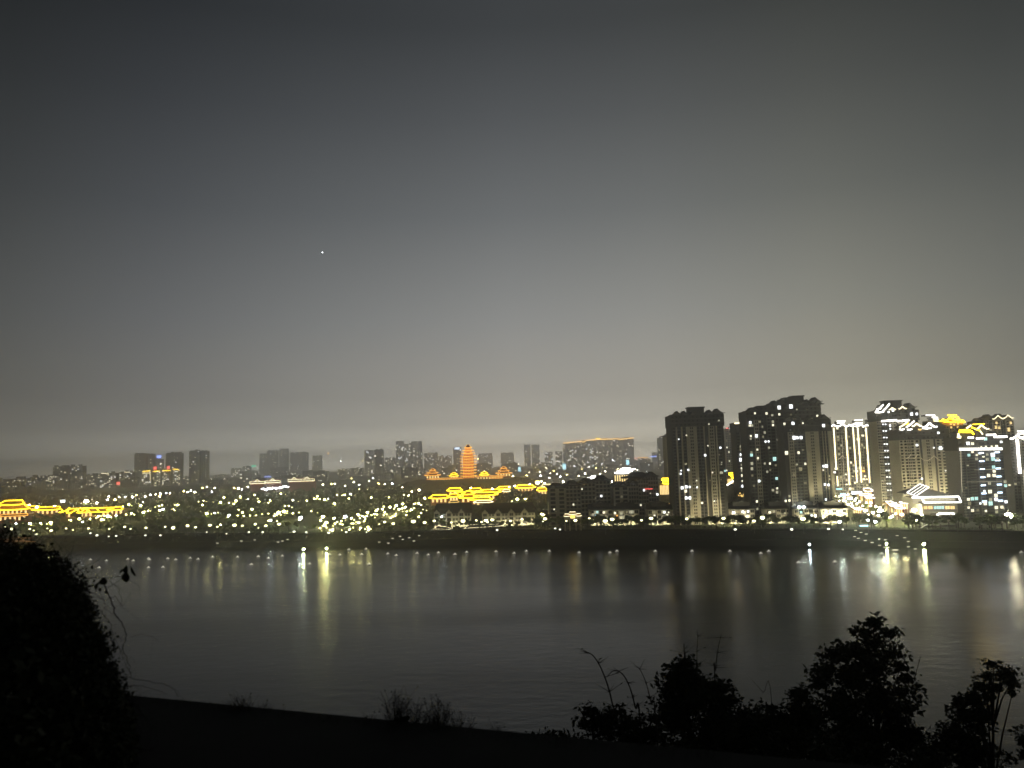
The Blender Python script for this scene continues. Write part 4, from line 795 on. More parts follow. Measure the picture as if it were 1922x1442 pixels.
# red wall panel and spire of the front court
# gold palace roofs at the left edge
Z1 = lambda X_, Y_: (X_ / 5.824, 820 + Y_ / 5.824)
def zh(lab, X0, X1, Ye, Y, hp, **kw):
    a_ = Z1(X0, Ye); b2 = Z1(X1, Ye); return hall(lab, a_[0], b2[0], a_[1], Y, hp, **kw)
zh('long gold outlined hall with triangular trusses at the left, its right end among trees', 670, 1340, 825, 980, 7, r=.85, ridge=.85)
zh('gold hall with a curved end roof at the left skyline group', 360, 660, 800, 1000, 5, r=.9)
zh('tall gold stack of roofs at the left edge of the view', -120, 330, 800, 1010, 8, tiers=2, r=1.1, ridge=.6)
zh('second gold roof behind the stack at the left edge', 60, 290, 765, 1120, 5, r=1.1)
zh('thin gold roof line left of the trussed hall', 250, 420, 780, 1080, 3, r=.7)
zh('orange lit low gallery under the left gold roofs', -60, 310, 868, 900, 3, k='led_orange', r=.6, wall='red_wall')
zh('gold roof at the right tip of the left palace group', 1180, 1350, 800, 960, 5, r=.8, ridge=.3)
# truss pattern of the long hall roof
th_ = Facade('light_frame', 'zigzag gold light frame on the front of the long hall at the left', 'light frame', 975, 113, 230, 960)
led(th_.t, [[th_.p(*Z1(a_, b2), 0) for a_, b2 in ((670, 790), (700, 840), (760, 775), (730, 835))], [th_.p(*Z1(a_, b2), 0) for a_, b2 in ((760, 840), (850, 790), (870, 840), (940, 775), (960, 830))], [th_.p(*Z1(a_, b2), 0) for a_, b2 in ((890, 790), (960, 790), (990, 835))], [th_.p(*Z1(a_, b2), 0) for a_, b2 in ((1060, 790), (1090, 825), (1240, 815))]], .55, 'led_gold')

# ------------------------------------------------------------------ pagoda on its hill with side pavilions
PY = 1500.0
pg = Facade('pagoda', 'glowing orange pagoda of stacked roofs standing on the wooded hill', 'pagoda', PY, 865, 893, 890, gz=at_y(879, 899, PY).z, depth=26)
zb = 0.0; zt = pg.z(878, 850); nT = 9
tw = 25.5 * PY / FPX
hx = MB(); hx.box(-tw * .5, tw * .5, -2, 26, -10, 1.2, 'stone'); hx.build('podium', pg.t)
for i in range(nT + 2):
    z_ = 1.0 + i * (zt - 1) / nT; w_ = tw * (1.02 if i < nT - 1 else (.86 if i == nT - 1 else (.74 if i == nT else .5)))
    fh = (zt - 1) / nT
    q = MB(); q.box(-w_ * .38, w_ * .38, 12 - w_ * .38, 12 + w_ * .38, z_, z_ + fh * .75, 'red_wall'); bd = q.build('storey_wall', pg.t)
    wq = MB()
    for j in range(7): x_ = -w_ * .4 + w_ * .8 * (j + .5) / 7; wq.box(x_ - .9, x_ + .9, 12 - w_ * .4 - .15, 12 - w_ * .4 - .02, z_ + .6, z_ + fh * .62, 'win_ember')
    wq.build('window_panes', bd, kind='stuff')
    q = MB(); d_ = hip_roof(q, 0, 12, z_ + fh * .75, w_ * 1.04, w_ * 1.04, fh * (.42 if i <= nT else 1.2), .9, 'red_wall', .55 if i <= nT else .3); g = q.build('roof', pg.t)
    l = MB(); l.path(d_['eave'], .75, 'led_orange'); l.path(d_['sidel'], .5, 'led_orange'); l.path(d_['sider'], .5, 'led_orange')
    if i > nT - 2: l.path(d_['hipl'], .5, 'led_amber'); l.path(d_['hipr'], .5, 'led_amber')
    l.build('light_strip', g)
ztop = 1.0 + (nT + 1) * (zt - 1) / nT + 6
q = MB(); q.beam((0, 12, ztop - 4), (0, 12, ztop + 2.5), .7, 'led_amber', 6, .15); q.ball((0, 12, ztop - 1), 1.0, 'led_amber'); q.build('spire', pg.t)
for s_ in (-1, 1):
    q = MB(); gable_roof(q, s_ * tw * .22, 2, 6, pg.z(878, 852), 7, 2.5, 'red_wall', 'warm_wall'); q.path([(s_ * tw * .22 - 3.5, .8, pg.z(878, 852)), (s_ * tw * .22, .8, pg.z(878, 852) + 2.8), (s_ * tw * .22 + 3.5, .8, pg.z(878, 852))], .4, 'led_amber'); q.build('gablet', pg.t)
hg = at_y(879, 900, PY).z
hall('orange lit side pavilion with a small spire at the left end of the hilltop', 797, 827, 893, 1480, 4, k='led_orange', r=.75, tiers=3, ridge=.2, gz=hg, name='hill_pavilion')
hall('small gold pavilion between the spired pavilion and the pagoda', 843, 861, 894, 1480, 3, k='led_gold', r=.6, tiers=2, ridge=.3, gz=hg, name='hill_pavilion')
hall('small gold pavilion just right of the pagoda', 900, 918, 892, 1480, 3, k='led_gold', r=.65, tiers=2, ridge=.3, gz=hg, name='hill_pavilion')
hall('orange lit side pavilion with a spire at the right end of the hilltop', 930, 961, 889, 1480, 4, k='led_orange', r=.75, tiers=3, ridge=.2, gz=hg, name='hill_pavilion')
hall('long thin orange gallery linking left pavilions and pagoda', 803, 868, 899.5, 1470, 1.6, k='led_orange', r=.5, ridge=.95, gz=hg - 3, name='hill_gallery', hips=False)
hall('long thin orange gallery right of the pagoda', 890, 948, 895, 1470, 1.6, k='led_orange', r=.5, ridge=.95, gz=hg - 3, name='hill_gallery', hips=False)
hall('short orange gallery below the right hill pavilion', 920, 944, 898, 1460, 1.2, k='led_orange', r=.4, ridge=.95, gz=hg - 4, name='hill_gallery', hips=False)
for px, py in ((811, 884), (945, 879)):
    v = at_y(px, py, 1488); tt = thing('roof_spire', 'thin gold spire above the %s hilltop pavilion' % ('left' if px < 880 else 'right'), 'spire', (v.x, 1488, v.z - 9)); q = MB(); q.beam((0, 0, 0), (0, 0, 10), .9, 'led_amber', 6, .2); q.build('spire_shaft', tt)
# the hill itself
def mound(name, px0, px1, Y, py_top, sx_, sy_, n=36):
    a_ = at_y(px0, py_top, Y); b2 = at_y(px1, py_top, Y); cx_ = (a_.x + b2.x) / 2; rx = (b2.x - a_.x) / 2 * sx_; top = a_.z - GZ; q = MB(); vs = []
    for j in range(n + 1):
        for i in range(n + 1):
            u = -1 + 2 * i / n; v = -1 + 2 * j / n; r_ = math.sqrt(u * u + v * v); f = max(0, min(1, (1 - r_) / .45)); f = f * f * (3 - 2 * f)
            vs.append((cx_ + u * rx, Y + v * sy_, GZ - .5 + top * f + f * 2 * mn.noise(Vector((u * 5, v * 5, top)))))
    q.add(vs, [(j * (n + 1) + i, j * (n + 1) + i + 1, (j + 1) * (n + 1) + i + 1, (j + 1) * (n + 1) + i) for j in range(n) for i in range(n)], 'foliage_far'); q.build(name, kind='structure'); return cx_, rx
HILLS = [(mound('pagoda_hill', 790, 970, 1520, 901, 1.9, 190), 1520, 190)]
# ------------------------------------------------------------------ far city
FC = [  # x0,x1,ytop,Y, wall, n lit, label
 (-30, 58, 899, 1750, 'dark_wall', 26, 'long dark housing slab at the left edge, mostly unlit'), (56, 99, 894.5, 1800, 'dark_wall', 18, 'dark housing block just left of the taller square block at the left'),
 (99, 127, 877, 1680, 'dark_wall', 14, 'left half of the square dark twin block at the left, with dotted windows'), (127, 155, 875, 1690, 'dark_wall', 12, 'right half of the square dark twin block at the left'),
 (157, 170, 893, 1900, 'mid_wall', 5, 'narrow flats with warm top storey right of the square twin block'), (171, 190, 891, 1850, 'dark_wall', 8, 'stepped flats between the twin block and a yellow topped one'),
 (188, 217, 888, 1800, 'dark_wall', 16, 'flats with one yellow rooftop strip, right of the stepped flats'), (224, 248, 886, 1850, 'dark_wall', 14, 'gabled flats with a short yellow rooftop strip'),
 (252, 273, 852.5, 2050, 'dark_wall', 5, 'tall plain tower, left of the blue sign'), (273, 287, 852.5, 2080, 'mid_wall', 3, 'slimmer tower attached right of the plain tower'),
 (266, 283, 883, 1780, 'mid_wall', 16, 'block with a double yellow strip in front of the plain tower'), (286, 301, 884, 1790, 'mid_wall', 14, 'block with a red sign and a yellow strip on its roof'),
 (289, 303, 862, 2150, 'grey_wall', 3, 'hazy block under the blue rooftop sign'), (304, 320, 883, 1800, 'mid_wall', 14, 'block with a red lamp left of the second yellow strip'), (311, 340, 851, 2020, 'dark_wall', 9, 'tower with a white rooftop lamp between two plain towers'),
 (324, 338, 882, 1790, 'mid_wall', 12, 'block with the rightmost yellow rooftop strip'), (340, 354, 897, 1850, 'mid_wall', 6, 'low block between two hazy towers'),
 (355, 374, 847, 1950, 'dark_wall', 8, 'tall left half of the paired hazy towers'), (375, 389, 846.5, 1990, 'mid_wall', 2, 'tall right half of the paired hazy towers'),
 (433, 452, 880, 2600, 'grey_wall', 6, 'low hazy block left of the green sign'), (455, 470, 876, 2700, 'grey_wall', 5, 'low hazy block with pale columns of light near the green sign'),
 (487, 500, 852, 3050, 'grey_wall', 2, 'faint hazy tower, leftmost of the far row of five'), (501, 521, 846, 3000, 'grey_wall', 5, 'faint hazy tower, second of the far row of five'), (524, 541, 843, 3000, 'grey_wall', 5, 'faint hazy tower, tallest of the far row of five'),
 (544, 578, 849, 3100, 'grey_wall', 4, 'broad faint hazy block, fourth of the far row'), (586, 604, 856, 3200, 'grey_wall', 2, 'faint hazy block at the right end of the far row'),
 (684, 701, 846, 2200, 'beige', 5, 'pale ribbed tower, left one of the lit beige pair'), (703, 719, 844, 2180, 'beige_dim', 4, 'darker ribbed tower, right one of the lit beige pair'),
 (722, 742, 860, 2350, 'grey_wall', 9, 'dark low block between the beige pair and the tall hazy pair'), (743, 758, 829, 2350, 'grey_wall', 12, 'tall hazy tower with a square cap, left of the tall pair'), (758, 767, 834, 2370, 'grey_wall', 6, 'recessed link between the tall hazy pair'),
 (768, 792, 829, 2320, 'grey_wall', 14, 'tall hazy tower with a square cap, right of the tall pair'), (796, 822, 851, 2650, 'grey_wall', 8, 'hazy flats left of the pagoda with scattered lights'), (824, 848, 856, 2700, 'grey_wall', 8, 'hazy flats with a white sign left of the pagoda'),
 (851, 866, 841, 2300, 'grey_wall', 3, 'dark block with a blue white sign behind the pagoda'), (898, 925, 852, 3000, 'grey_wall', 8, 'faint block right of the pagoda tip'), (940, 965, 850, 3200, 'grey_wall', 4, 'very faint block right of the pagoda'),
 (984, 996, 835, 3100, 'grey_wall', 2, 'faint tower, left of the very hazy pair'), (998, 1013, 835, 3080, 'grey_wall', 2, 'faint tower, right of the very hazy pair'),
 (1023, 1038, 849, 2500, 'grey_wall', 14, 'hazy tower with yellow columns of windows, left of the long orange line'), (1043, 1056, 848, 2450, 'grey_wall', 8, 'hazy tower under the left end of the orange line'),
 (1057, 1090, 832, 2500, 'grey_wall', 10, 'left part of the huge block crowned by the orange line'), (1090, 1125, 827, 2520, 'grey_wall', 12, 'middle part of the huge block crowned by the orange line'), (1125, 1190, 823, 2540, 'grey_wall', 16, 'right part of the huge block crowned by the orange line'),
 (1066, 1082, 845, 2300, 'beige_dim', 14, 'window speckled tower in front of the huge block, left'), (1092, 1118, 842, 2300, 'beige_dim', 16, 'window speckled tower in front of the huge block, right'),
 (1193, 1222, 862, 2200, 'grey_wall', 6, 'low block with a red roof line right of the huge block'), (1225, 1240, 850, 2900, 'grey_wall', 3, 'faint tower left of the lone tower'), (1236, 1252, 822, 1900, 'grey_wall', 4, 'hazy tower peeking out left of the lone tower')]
FBW = {}; KY = 1.6
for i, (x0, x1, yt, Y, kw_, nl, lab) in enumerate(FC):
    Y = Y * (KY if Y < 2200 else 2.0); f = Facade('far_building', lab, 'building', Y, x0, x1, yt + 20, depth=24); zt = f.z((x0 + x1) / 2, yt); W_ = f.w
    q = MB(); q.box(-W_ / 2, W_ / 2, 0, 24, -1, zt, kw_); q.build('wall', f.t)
    q = MB(); nr = 2 + i % 3
    for j in range(nr):
        c_ = -W_ / 2 + W_ * (j + .5) / nr; q.box(c_ - W_ * .09, c_ + W_ * .09, 4, 12, zt, zt + rnd.uniform(2.5, 7), kw_)
    q.box(-W_ / 2 - .3, W_ / 2 + .3, -.4, 24.3, zt - .9, zt - .02, 'slab'); q.build('roof', f.t)
    fw = MB(); lw = MB(); nf = max(3, int(zt / 4.4)); nc = max(3, int(W_ / 6.2)); ch = zt / nf; cw = W_ / nc
    rr = random.Random(i * 13 + 5); cells = [(a_, b2) for a_ in range(nc) for b2 in range(nf)]; cols = rr.sample(range(nc), max(1, nc // 3)); nx_ = 0
    for (a_, b2) in cells:
        xa = -W_ / 2 + a_ * cw + cw * .2; xb = xa + cw * .6; za = b2 * ch + ch * .25; z_b = za + ch * .5
        u = rr.random()
        if u < nl * 1.3 / len(cells) + (.10 if a_ in cols else 0):
            big = 1.0 if u < nl * .9 / len(cells) else 0
            k_ = rr.choice(['win_white', 'win_warm', 'win_warm']) if big else rr.choice(['win_dim', 'win_dim', 'win_warm'])
            if Y > 3400: k_ = rr.choice(['win_far', 'win_far', 'win_far_cool']) if big else 'win_far_dim'
            lw.box(xa - .5 * big, xb + .5 * big, -.25, -.02, za - .4 * big, z_b + .4 * big, k_)
        else: fw.quad((xa, -.05, za), (xb, -.05, za), (xb, -.05, z_b), (xa, -.05, z_b), 'glass')
    rb = MB()
    for a_ in range(nc + 1): rb.box(-W_ / 2 + a_ * cw - .25, -W_ / 2 + a_ * cw + .25, -.5, -.01, 0, zt - 1, kw_)
    fw.build('window_panes', f.t, kind='stuff'); lw.build('lit_windows', f.t, kind='stuff'); rb.build('wall_ribs', f.t, kind='stuff')
    FBW[i] = f
def by_label(s_): return next(FBW[i] for i, r_ in enumerate(FC) if s_ in r_[6])
def far_led(s_, pts, r, k): f = by_label(s_); led(f.t, [[f.p(x_, y_, -1.2) for x_, y_ in pts]], r * 1.5, k)
far_led('one yellow rooftop strip', [(190, 888.5), (204, 888.5)], 1.0, 'led_warm'); far_led('short yellow rooftop strip', [(234, 886.5), (243, 886.3)], 1.0, 'led_warm')
far_led('double yellow strip', [(268, 885.5), (282, 883.5)], .9, 'led_gold'); far_led('double yellow strip', [(268, 889), (281, 888)], .9, 'led_warm'); far_led('double yellow strip', [(281.5, 884), (282.5, 903)], .5, 'led_warm')
far_led('red sign and a yellow strip', [(287.5, 885), (300, 884.3)], .9, 'led_gold'); far_led('red lamp left', [(305, 883.8), (319.5, 883.3)], .9, 'led_gold'); far_led('rightmost yellow', [(325, 880.8), (336, 881.6)], .9, 'led_gold')
far_led('crowned by the orange line', [(1057, 832), (1090, 828.5)], 1.7, 'led_roofline'); far_led('middle part of the huge', [(1090, 829), (1095, 830), (1101, 826.5), (1118, 825.5)], 1.7, 'led_roofline'); far_led('right part of the huge', [(1118, 825), (1135, 824.5), (1160, 824), (1163, 824.8), (1190, 822)], 1.7, 'led_roofline')
far_led('middle part of the huge', [(1118, 823), (1126, 823)], 3.0, 'led_gold'); far_led('red roof line', [(1191, 860), (1196, 861)], 2.0, 'sign_red'); far_led('red roof line', [(1197, 859.5), (1216, 859)], 1.8, 'led_orange')
def sign(lab, px, py, Y, wpx, hpx, k, base=None):
    if Y > 1600: Y *= (KY if Y < 2200 else 2.0)
    v = at_y(px, py, Y); s_ = Y / FPX; t_ = thing('lit_sign', lab, 'sign', (v.x, Y, v.z)); w_, h_ = wpx * s_, hpx * s_
    q = MB(); q.box(-w_ / 2, w_ / 2, -.4, 0, -h_ / 2, h_ / 2, k); q.build('panel', t_)
    q = MB(); q.box(-w_ / 2 - .3, w_ / 2 + .3, .01, .6, -h_ / 2 - .3, h_ / 2 + .3, 'metal')
    for x_ in (-w_ * .35, w_ * .35): q.beam((x_, .4, -h_ / 2), (x_, .4, -h_ / 2 - (v.z - GZ if base is None else base)), .25, 'metal')
    q.build('frame', t_); return t_
sign('blue glowing rectangular sign high between two plain towers', 298.5, 857.5, 2148, 8, 5.2, 'sign_blue', 6); sign('red sign on the roof left of a red lamp', 291, 879, 1785, 5.5, 5.5, 'sign_red', 4)
sign('red rooftop lamp sign under the white rooftop lamp', 316, 878, 1795, 5, 5.5, 'sign_red', 4); sign('red sign low between the yellow strip blocks', 222, 907.5, 1700, 6, 5, 'sign_red'); sign('green glowing sign in the haze', 476, 875, 2650, 8, 3.4, 'sign_green')
sign('blue white sign on the dark block behind the pagoda', 858, 842, 2295, 9.5, 3.6, 'led_blue', 3); sign('small violet sign above the white outlined station roofs', 502, 895, 2300, 11, 2.2, 'sign_blue'); sign('white vertical sign tower right of the pagoda hill', 975, 881, 1900, 4.5, 8, 'sign_cyan')
sign('cyan tall sign tower under the yellow window columns', 1059, 876, 1900, 6, 10, 'sign_cyan'); sign('pale column sign left of the lone tower', 1178, 868, 1900, 5.5, 9, 'sign_cyan'); sign('blue curved neon right of the red roof line', 1226, 857, 2200, 12, 1.6, 'sign_blue')
sign('white lit billboard left of the dark trees', 397, 910.5, 1900, 26, 4, 'led_warm'); sign('cyan lit board right of the billboard', 414, 904, 2000, 10, 4, 'sign_green'); sign('blue white light bar at the head of the plaza', 1608, 925, 800, 19, 4.6, 'sign_white'); sign('cyan light bar beside the plaza head', 1575, 918, 790, 11, 1.6, 'sign_cyan')
sign('blue lit bar low beside the river at the plaza foot', 1621, 987, 560, 18, 2.2, 'sign_cyan'); sign('blue lit shop front at the left of the plaza', 1582, 929, 700, 9, 5, 'sign_cyan'); sign('yellow lit long roof sign under the tall hazy pair', 767, 890, 1900, 24, 4, 'led_warm')
sign('white bright screen at the palace wall on the left', 118, 941, 1050, 8, 4, 'sign_white'); sign('big white bar light at the left of the plaza trees', 1595, 936, 700, 9, 4, 'sign_white')
# white outlined station roofs in the middle distance
for lab, x0, x1, ye in [('white outlined roof with one pointed middle, left of three', 469, 497, 908), ('white outlined roof with one pointed middle, second of three', 498, 526, 906.5), ('white outlined long roof with two points, right of three', 541, 590, 903.5)]:
    f = Facade('station_roof', lab, 'station', 1750, x0, x1, ye); W_ = f.w; z_ = f.z((x0 + x1) / 2, ye)
    q = MB(); q.box(-W_ / 2 + 1, W_ / 2 - 1, 1, 18, -1, z_, 'red_wall'); q.build('wall', f.t)
    q = MB(); q.box(-W_ / 2, W_ / 2, 0, 20, z_, z_ + 4.8, 'tile_roof'); g = q.build('roof', f.t)
    l = MB(); l.path([(-W_ / 2, -.6, z_ + .3), (W_ / 2, -.6, z_ + .3)], .9, 'led_warm'); l.path([(-W_ / 2, -.6, z_ + 4.5), (W_ / 2, -.6, z_ + 4.5)], .6, 'led_warm')
    l.path([(-W_ / 2, -.6, z_ + .3), (-W_ / 2, -.6, z_ + 4.5)], .5, 'led_warm'); l.path([(W_ / 2, -.6, z_ + .3), (W_ / 2, -.6, z_ + 4.5)], .5, 'led_warm')
    for c_ in ([0] if x1 - x0 < 40 else [-W_ * .27, W_ * .22]): l.path([(c_ - 6, -.8, z_ + 4.5), (c_, -.8, z_ + 9), (c_ + 6, -.8, z_ + 4.5)], .8, 'led_warm')
    l.build('light_strip', g)
    q = MB(); q.box(-W_ / 2 + 3, W_ / 2 - 3, 8, 22, z_ + 4.8, z_ + 8, 'red_wall'); q.build('upper_wall', f.t)
# low hazy blocks that fill the middle distance
rr = random.Random(99); n_low = 0
for i in range(96):
    px = 395 + (i * 61.8) % 860 + rr.uniform(-8, 8) if i < 78 else rr.uniform(-20, 250)
    Y = rr.uniform(2300, 5200) if i < 78 else rr.uniform(2300, 3000)
    if 780 < px < 975 and Y < 2900: Y += 900
    hh = rr.uniform(9, 34) * Y / 2500; W_ = rr.uniform(18, 60) * Y / 2500; c_ = at_y(px, 880, Y)
    zone = 'left of the far tower row' if px < 480 else 'below the far tower row' if px < 620 else 'near the red mast light' if px < 690 else 'around the tall hazy pair' if px < 800 else 'behind the pagoda hill' if px < 980 else 'below the long orange line' if px < 1190 else 'left of the lone tower'
    if i >= 78: zone = 'behind the square twin block'
    t_ = thing('low_building', 'low hazy city block %s' % zone, 'building', (c_.x, Y, GZ), 'low hazy blocks ' + zone); n_low += 1
    kk = rr.choice(['mid_wall', 'dark_wall', 'grey_wall', 'beige_dim']); q = MB(); q.box(-W_ / 2, W_ / 2, 0, 22, -.5, hh, kk); q.build('wall', t_)
    q = MB(); q.box(-W_ / 2 - .4, W_ / 2 + .4, -.4, 22.4, hh, hh + .8, 'tile_roof'); q.box(-W_ * .1, W_ * .15, 6, 12, hh + .8, hh + 4, kk); q.build('roof', t_)
    lw = MB(); nf = max(2, int(hh / 4.4)); nc = int(W_ / 6)
    for a_ in range(nc):
        for b2 in range(nf):
            xa = -W_ / 2 + (a_ + .2) * W_ / nc; za = (b2 + .25) * hh / nf; lit = rr.random() < .09
            k_ = rr.choice(['win_far_dim', 'win_far', 'win_warm', 'win_warm'] if Y > 2900 else ['win_white', 'win_warm', 'win_dim', 'win_dim']) if lit else 'glass'
            lw.box(xa, xa + W_ / nc * .6, -.15, -.01, za, za + hh / nf * .5, k_)
    lw.build('window_panes', t_, kind='stuff')

from collections import defaultdict
zz_ = defaultdict(list)
for o in list(C.objects):
    if o.get('group', '').startswith('low hazy blocks'): zz_[o['group']].append(o)
for g_, L_ in zz_.items():
    for i, o in enumerate(sorted(L_, key=lambda o: o.location.x / o.location.y)): o['label'] = '%s low hazy block from the left %s' % (ordw(i + 1), g_[16:])
# ------------------------------------------------------------------ street lamps
def lamp_mesh(k, r, h, arms=False):
    q = MB()
    if k in ('lamp_shore', 'lamp_shore2'):      # projector that looks out over the water: housing with a bright front glass
        q.beam((0, .55, 0), (0, 0, 0), r * 1.06, 'metal', 10, r * 1.12); q.beam((0, 0, 0), (0, -.06, 0), r, k, 10); q.beam((0, .3, -h), (0, .3, -r), .16, 'metal', 5); q.beam((-r, .3, 0), (r, .3, 0), .1, 'metal'); return q.mesh('projector')
    q.beam((0, 0, -h), (0, 0, -r * .4), .14, 'metal', 5, .09); q.beam((0, 0, -h), (0, 0, -h + .7), .28, 'metal', 6, .2)
    if arms: 
        for s_ in (-1, 1): q.beam((0, 0, -1.6), (s_ * r * .8, 0, -.5), .07, 'metal')
    q.ball((0, 0, 0), r, k, 8, 5, .72)
    if k in ('lamp_warm', 'lamp_cool', 'lamp_plaza'):
        rr_ = r * .62; q.add([(rr_ * math.cos(a_ * math.pi / 3), rr_ * math.sin(a_ * math.pi / 3), -r * .74) for a_ in range(6)], [(5, 4, 3, 2, 1, 0)], 'down' if k != 'lamp_cool' else 'down_cool')
        q.add([(rr_ * math.cos(a_ * math.pi / 3), rr_ * math.sin(a_ * math.pi / 3), -r * .73) for a_ in range(6)], [(0, 1, 2, 3, 4, 5)], 'metal')
    q.beam((0, 0, r * .6), (0, 0, r * .95), r * .45, 'metal', 6, .05)
    return q.mesh('street_lamp')
LM = {}; LP = []; rl_ = random.Random(64)
def lamp(px, py, kind, r, h, label, name='street_lamp', cat='street lamp', group=None, z=None):
    zz = (GZ + h) if z is None else z
    v = at_z(px, py, zz) if z is None or True else None
    if v.y > 3300: v = at_y(px, py, 3300)
    key = (kind, r, h)
    if key not in LM: LM[key] = lamp_mesh(kind, r, h, r > 1.2)
    o = inst(name, LM[key], None, v, label=label, category=cat); g_ = rl_.uniform(.78, 1.25); o.scale = (g_ * rl_.uniform(.9, 1.15), g_, g_ * rl_.uniform(.85, 1.1))
    if group: o['group'] = group
    if name == 'street_lamp' and 'distant' not in label and 'boulevard' not in label: LP.append((v.copy(), r))
    return o
rowA = [(10,989,0),(22,993,1),(56,993,0),(63,996,0),(89,992,0),(96,996,1),(124,992,1),(137,995,0),(166,992,1),(205,993,0),(234,989,1),(245,993,0),(274,991,2),(310,989,1),(325,991,2),(352,987,2),(367,990,1),(394,986,2),(408,989,0),(440,986,2),(455,987,1),(479,984,2),(485,991,0),(499,987,1),(524,984,2),(614,980,0),(633,980,0),(673,981,1),(722,980,2),(712,984,0),(738,983,2),(776,979,2),(797,981,2),(815,978,1),(847,981,1),(869,978,2),(894,977,0),(904,980,0),(912,977,2),(924,976,2),(915,980,0),(958,978,1),(980,975,1),(1023,974,2),(1019,979,0),(1063,978,0),(1080,977,2),(1106,973,0),(1136,978,2),(1149,975,2),(1204,977,1),(1222,973,2),(1289,974,2),(1358,973,2),(1415,978,1),(1431,972,2),(1507,974,2)]
rowB = [(68,1003),(170,1001),(182,1005),(204,1007),(218,1006),(273,1005),(301,1005),(388,999),(425,1002),(467,999),(493,999),(552,998),(575,999),(617,1000),(650,999),(688,999),(933,995),(1042,992),(1051,994),(1380,994),(1486,994),(1555,993),(1582,994)]
rowC = [(648,970,2),(627,973,0),(660,973,0),(672,966,1),(680,969,0),(690,962,1),(706,959,1),(703,965,0),(718,956,1),(722,962,0),(732,952,1),(744,949,1),(756,946,1),(761,952,0),(749,956,0),(777,946,0),(786,945,0),(797,935,1),(767,930,1),(772,957,1),(564,972,2),(606,970,2),(602,977,0),(612,981,0),(609,986,0)]
park = [(30,983),(56,983),(76,982),(95,981),(133,977),(155,980),(149,974),(169,974),(185,969),(191,976),(203,969),(209,971),(218,968),(237,966),(247,964),(242,947),(231,951),(264,949),(268,943),(269,962),(278,959),(298,950),(304,948),(306,956),(300,958),(326,956),(333,948),(382,940),(380,948),(388,964),(403,963),(430,967),(428,970),(420,934),(414,943),(430,944),(443,940),(439,946),(451,932),(466,937),(478,929),(486,942),(504,944),(507,939),(448,957),(473,956),(550,939),(576,940),(609,938),(600,937),(596,932),(628,945),(542,950),(533,960),(519,966),(523,962),(508,977),(527,927),(628,946),(647,929),(658,928),(655,936),(697,934),(730,934),(675,918),(633,929),(414,985),(455,962),(590,936),(616,936),(786,970),(819,968),(829,970),(1017,965),(971,937),(985,937),(1158,955),(1209,952)]
farl = [(55,948),(69,952),(103,950),(162,941),(182,944),(202,938),(204,932),(216,938),(224,933),(235,933),(249,933),(256,930),(273,932),(282,929),(292,928),(301,927),(300,932),(312,926),(319,926),(345,922),(352,924),(358,921),(366,924),(398,923),(403,916),(454,919),(465,914),(479,914),(440,916),(448,917),(388,914),(380,916),
 (606,910),(622,909),(628,908),(648,912),(674,910),(664,905),(710,892),(722,909),(711,908),(736,908),(755,915),(787,920),(773,923),(900,909),(908,908),(884,916),(924,918),(850,883),(897,861),(963,894),(989,893),(993,887),(1013,886),(1015,893),(1031,897),(995,905),(994,909),(981,911),(956,914),(966,912),(960,906),(1016,904),(1022,907),(1057,904),(1077,904),(1039,884),(1078,875),(1119,871),(1119,879),(1106,876),(1156,874),(1150,864),(1211,868),(1207,876),(1149,904),(606,866),(640,866),(597,865),(680,866),(660,898),(678,893),(693,903),(700,898),(1052,895),(1064,891),(1086,893),(1098,889),(1126,890),(1136,885),(1144,880),(1168,884),(1188,890),(1196,882),(1216,886),(1228,890),(1236,880),(1046,890),(1033,889),(1005,878),(1024,878),(940,905),(932,909),(948,899),(1092,881),(1130,871),(1160,880)]
strip_ = [(493+i*3.2, 919-i*.35+((i*7)%3-1)) for i in range(13)] + [(536+i*3.4, 914-i*.25+((i*5)%3-1)) for i in range(10)]
for i, (px, py, s_) in enumerate(sorted(rowA)): lamp(px, py, 'lamp_road', [.72, 1.05, 1.4][s_], 8.5, '%s street lamp from the left in the row along the river road, %s' % (ordw(i + 1), ['small', 'medium', 'large and bright'][s_]), group='street lamps along the river road')
for i, (px, py) in enumerate(sorted(rowB)): lamp(px, py, 'lamp_bank', .85, 4.0, '%s low white lamp from the left on the edge of the embankment' % ordw(i + 1), name='bank_lamp', group='low lamps on the embankment edge')
for i, (px, py, s_) in enumerate(sorted(rowC)): lamp(px, py, 'lamp_warm' if (px, py) not in ((564, 972), (648, 970)) else 'lamp_cool', [.75, 1.1, 1.4][s_], 9, '%s lamp from the left along the lit boulevard that climbs to the palace' % ordw(i + 1), group='lamps along the boulevard')
for i, (px, py) in enumerate(sorted(park)): lamp(px, py, 'lamp_warm' if i % 6 else 'lamp_cool', [.6, 1.1, .8, 1.35, .5, .95, .7][i % 7], 9.5, '%s park lamp from the left among the dark trees inland of the river road' % ordw(i + 1), group='lamps in the wooded park')
for i, (px, py) in enumerate(sorted(farl)): lamp(px, py, ['lamp_far', 'lamp_far_cool', 'lamp_far', 'lamp_far_gold'][i % 4], [1.15, 1.5, .9][i % 3], 13, '%s distant street light from the left at the foot of the far city' % ordw(i + 1), group='distant street lights of the city')
for i, (px, py) in enumerate(strip_): lamp(px, py, 'lamp_far_cool', 1.5, 10, '%s bluish white light from the left in the bright strip under the station roofs' % ordw(i + 1), name='yard_light', group='bluish lights of the bright strip')
lamp(1009, 906, 'lamp_gold', 5.0, 14, 'single very big golden floodlight at the right end of the palace', name='floodlight', cat='floodlight')
lamp(162, 941, 'lamp_flood', 3.0, 12, 'tall white green floodlight above the left gold roofs', name='floodlight', cat='floodlight')
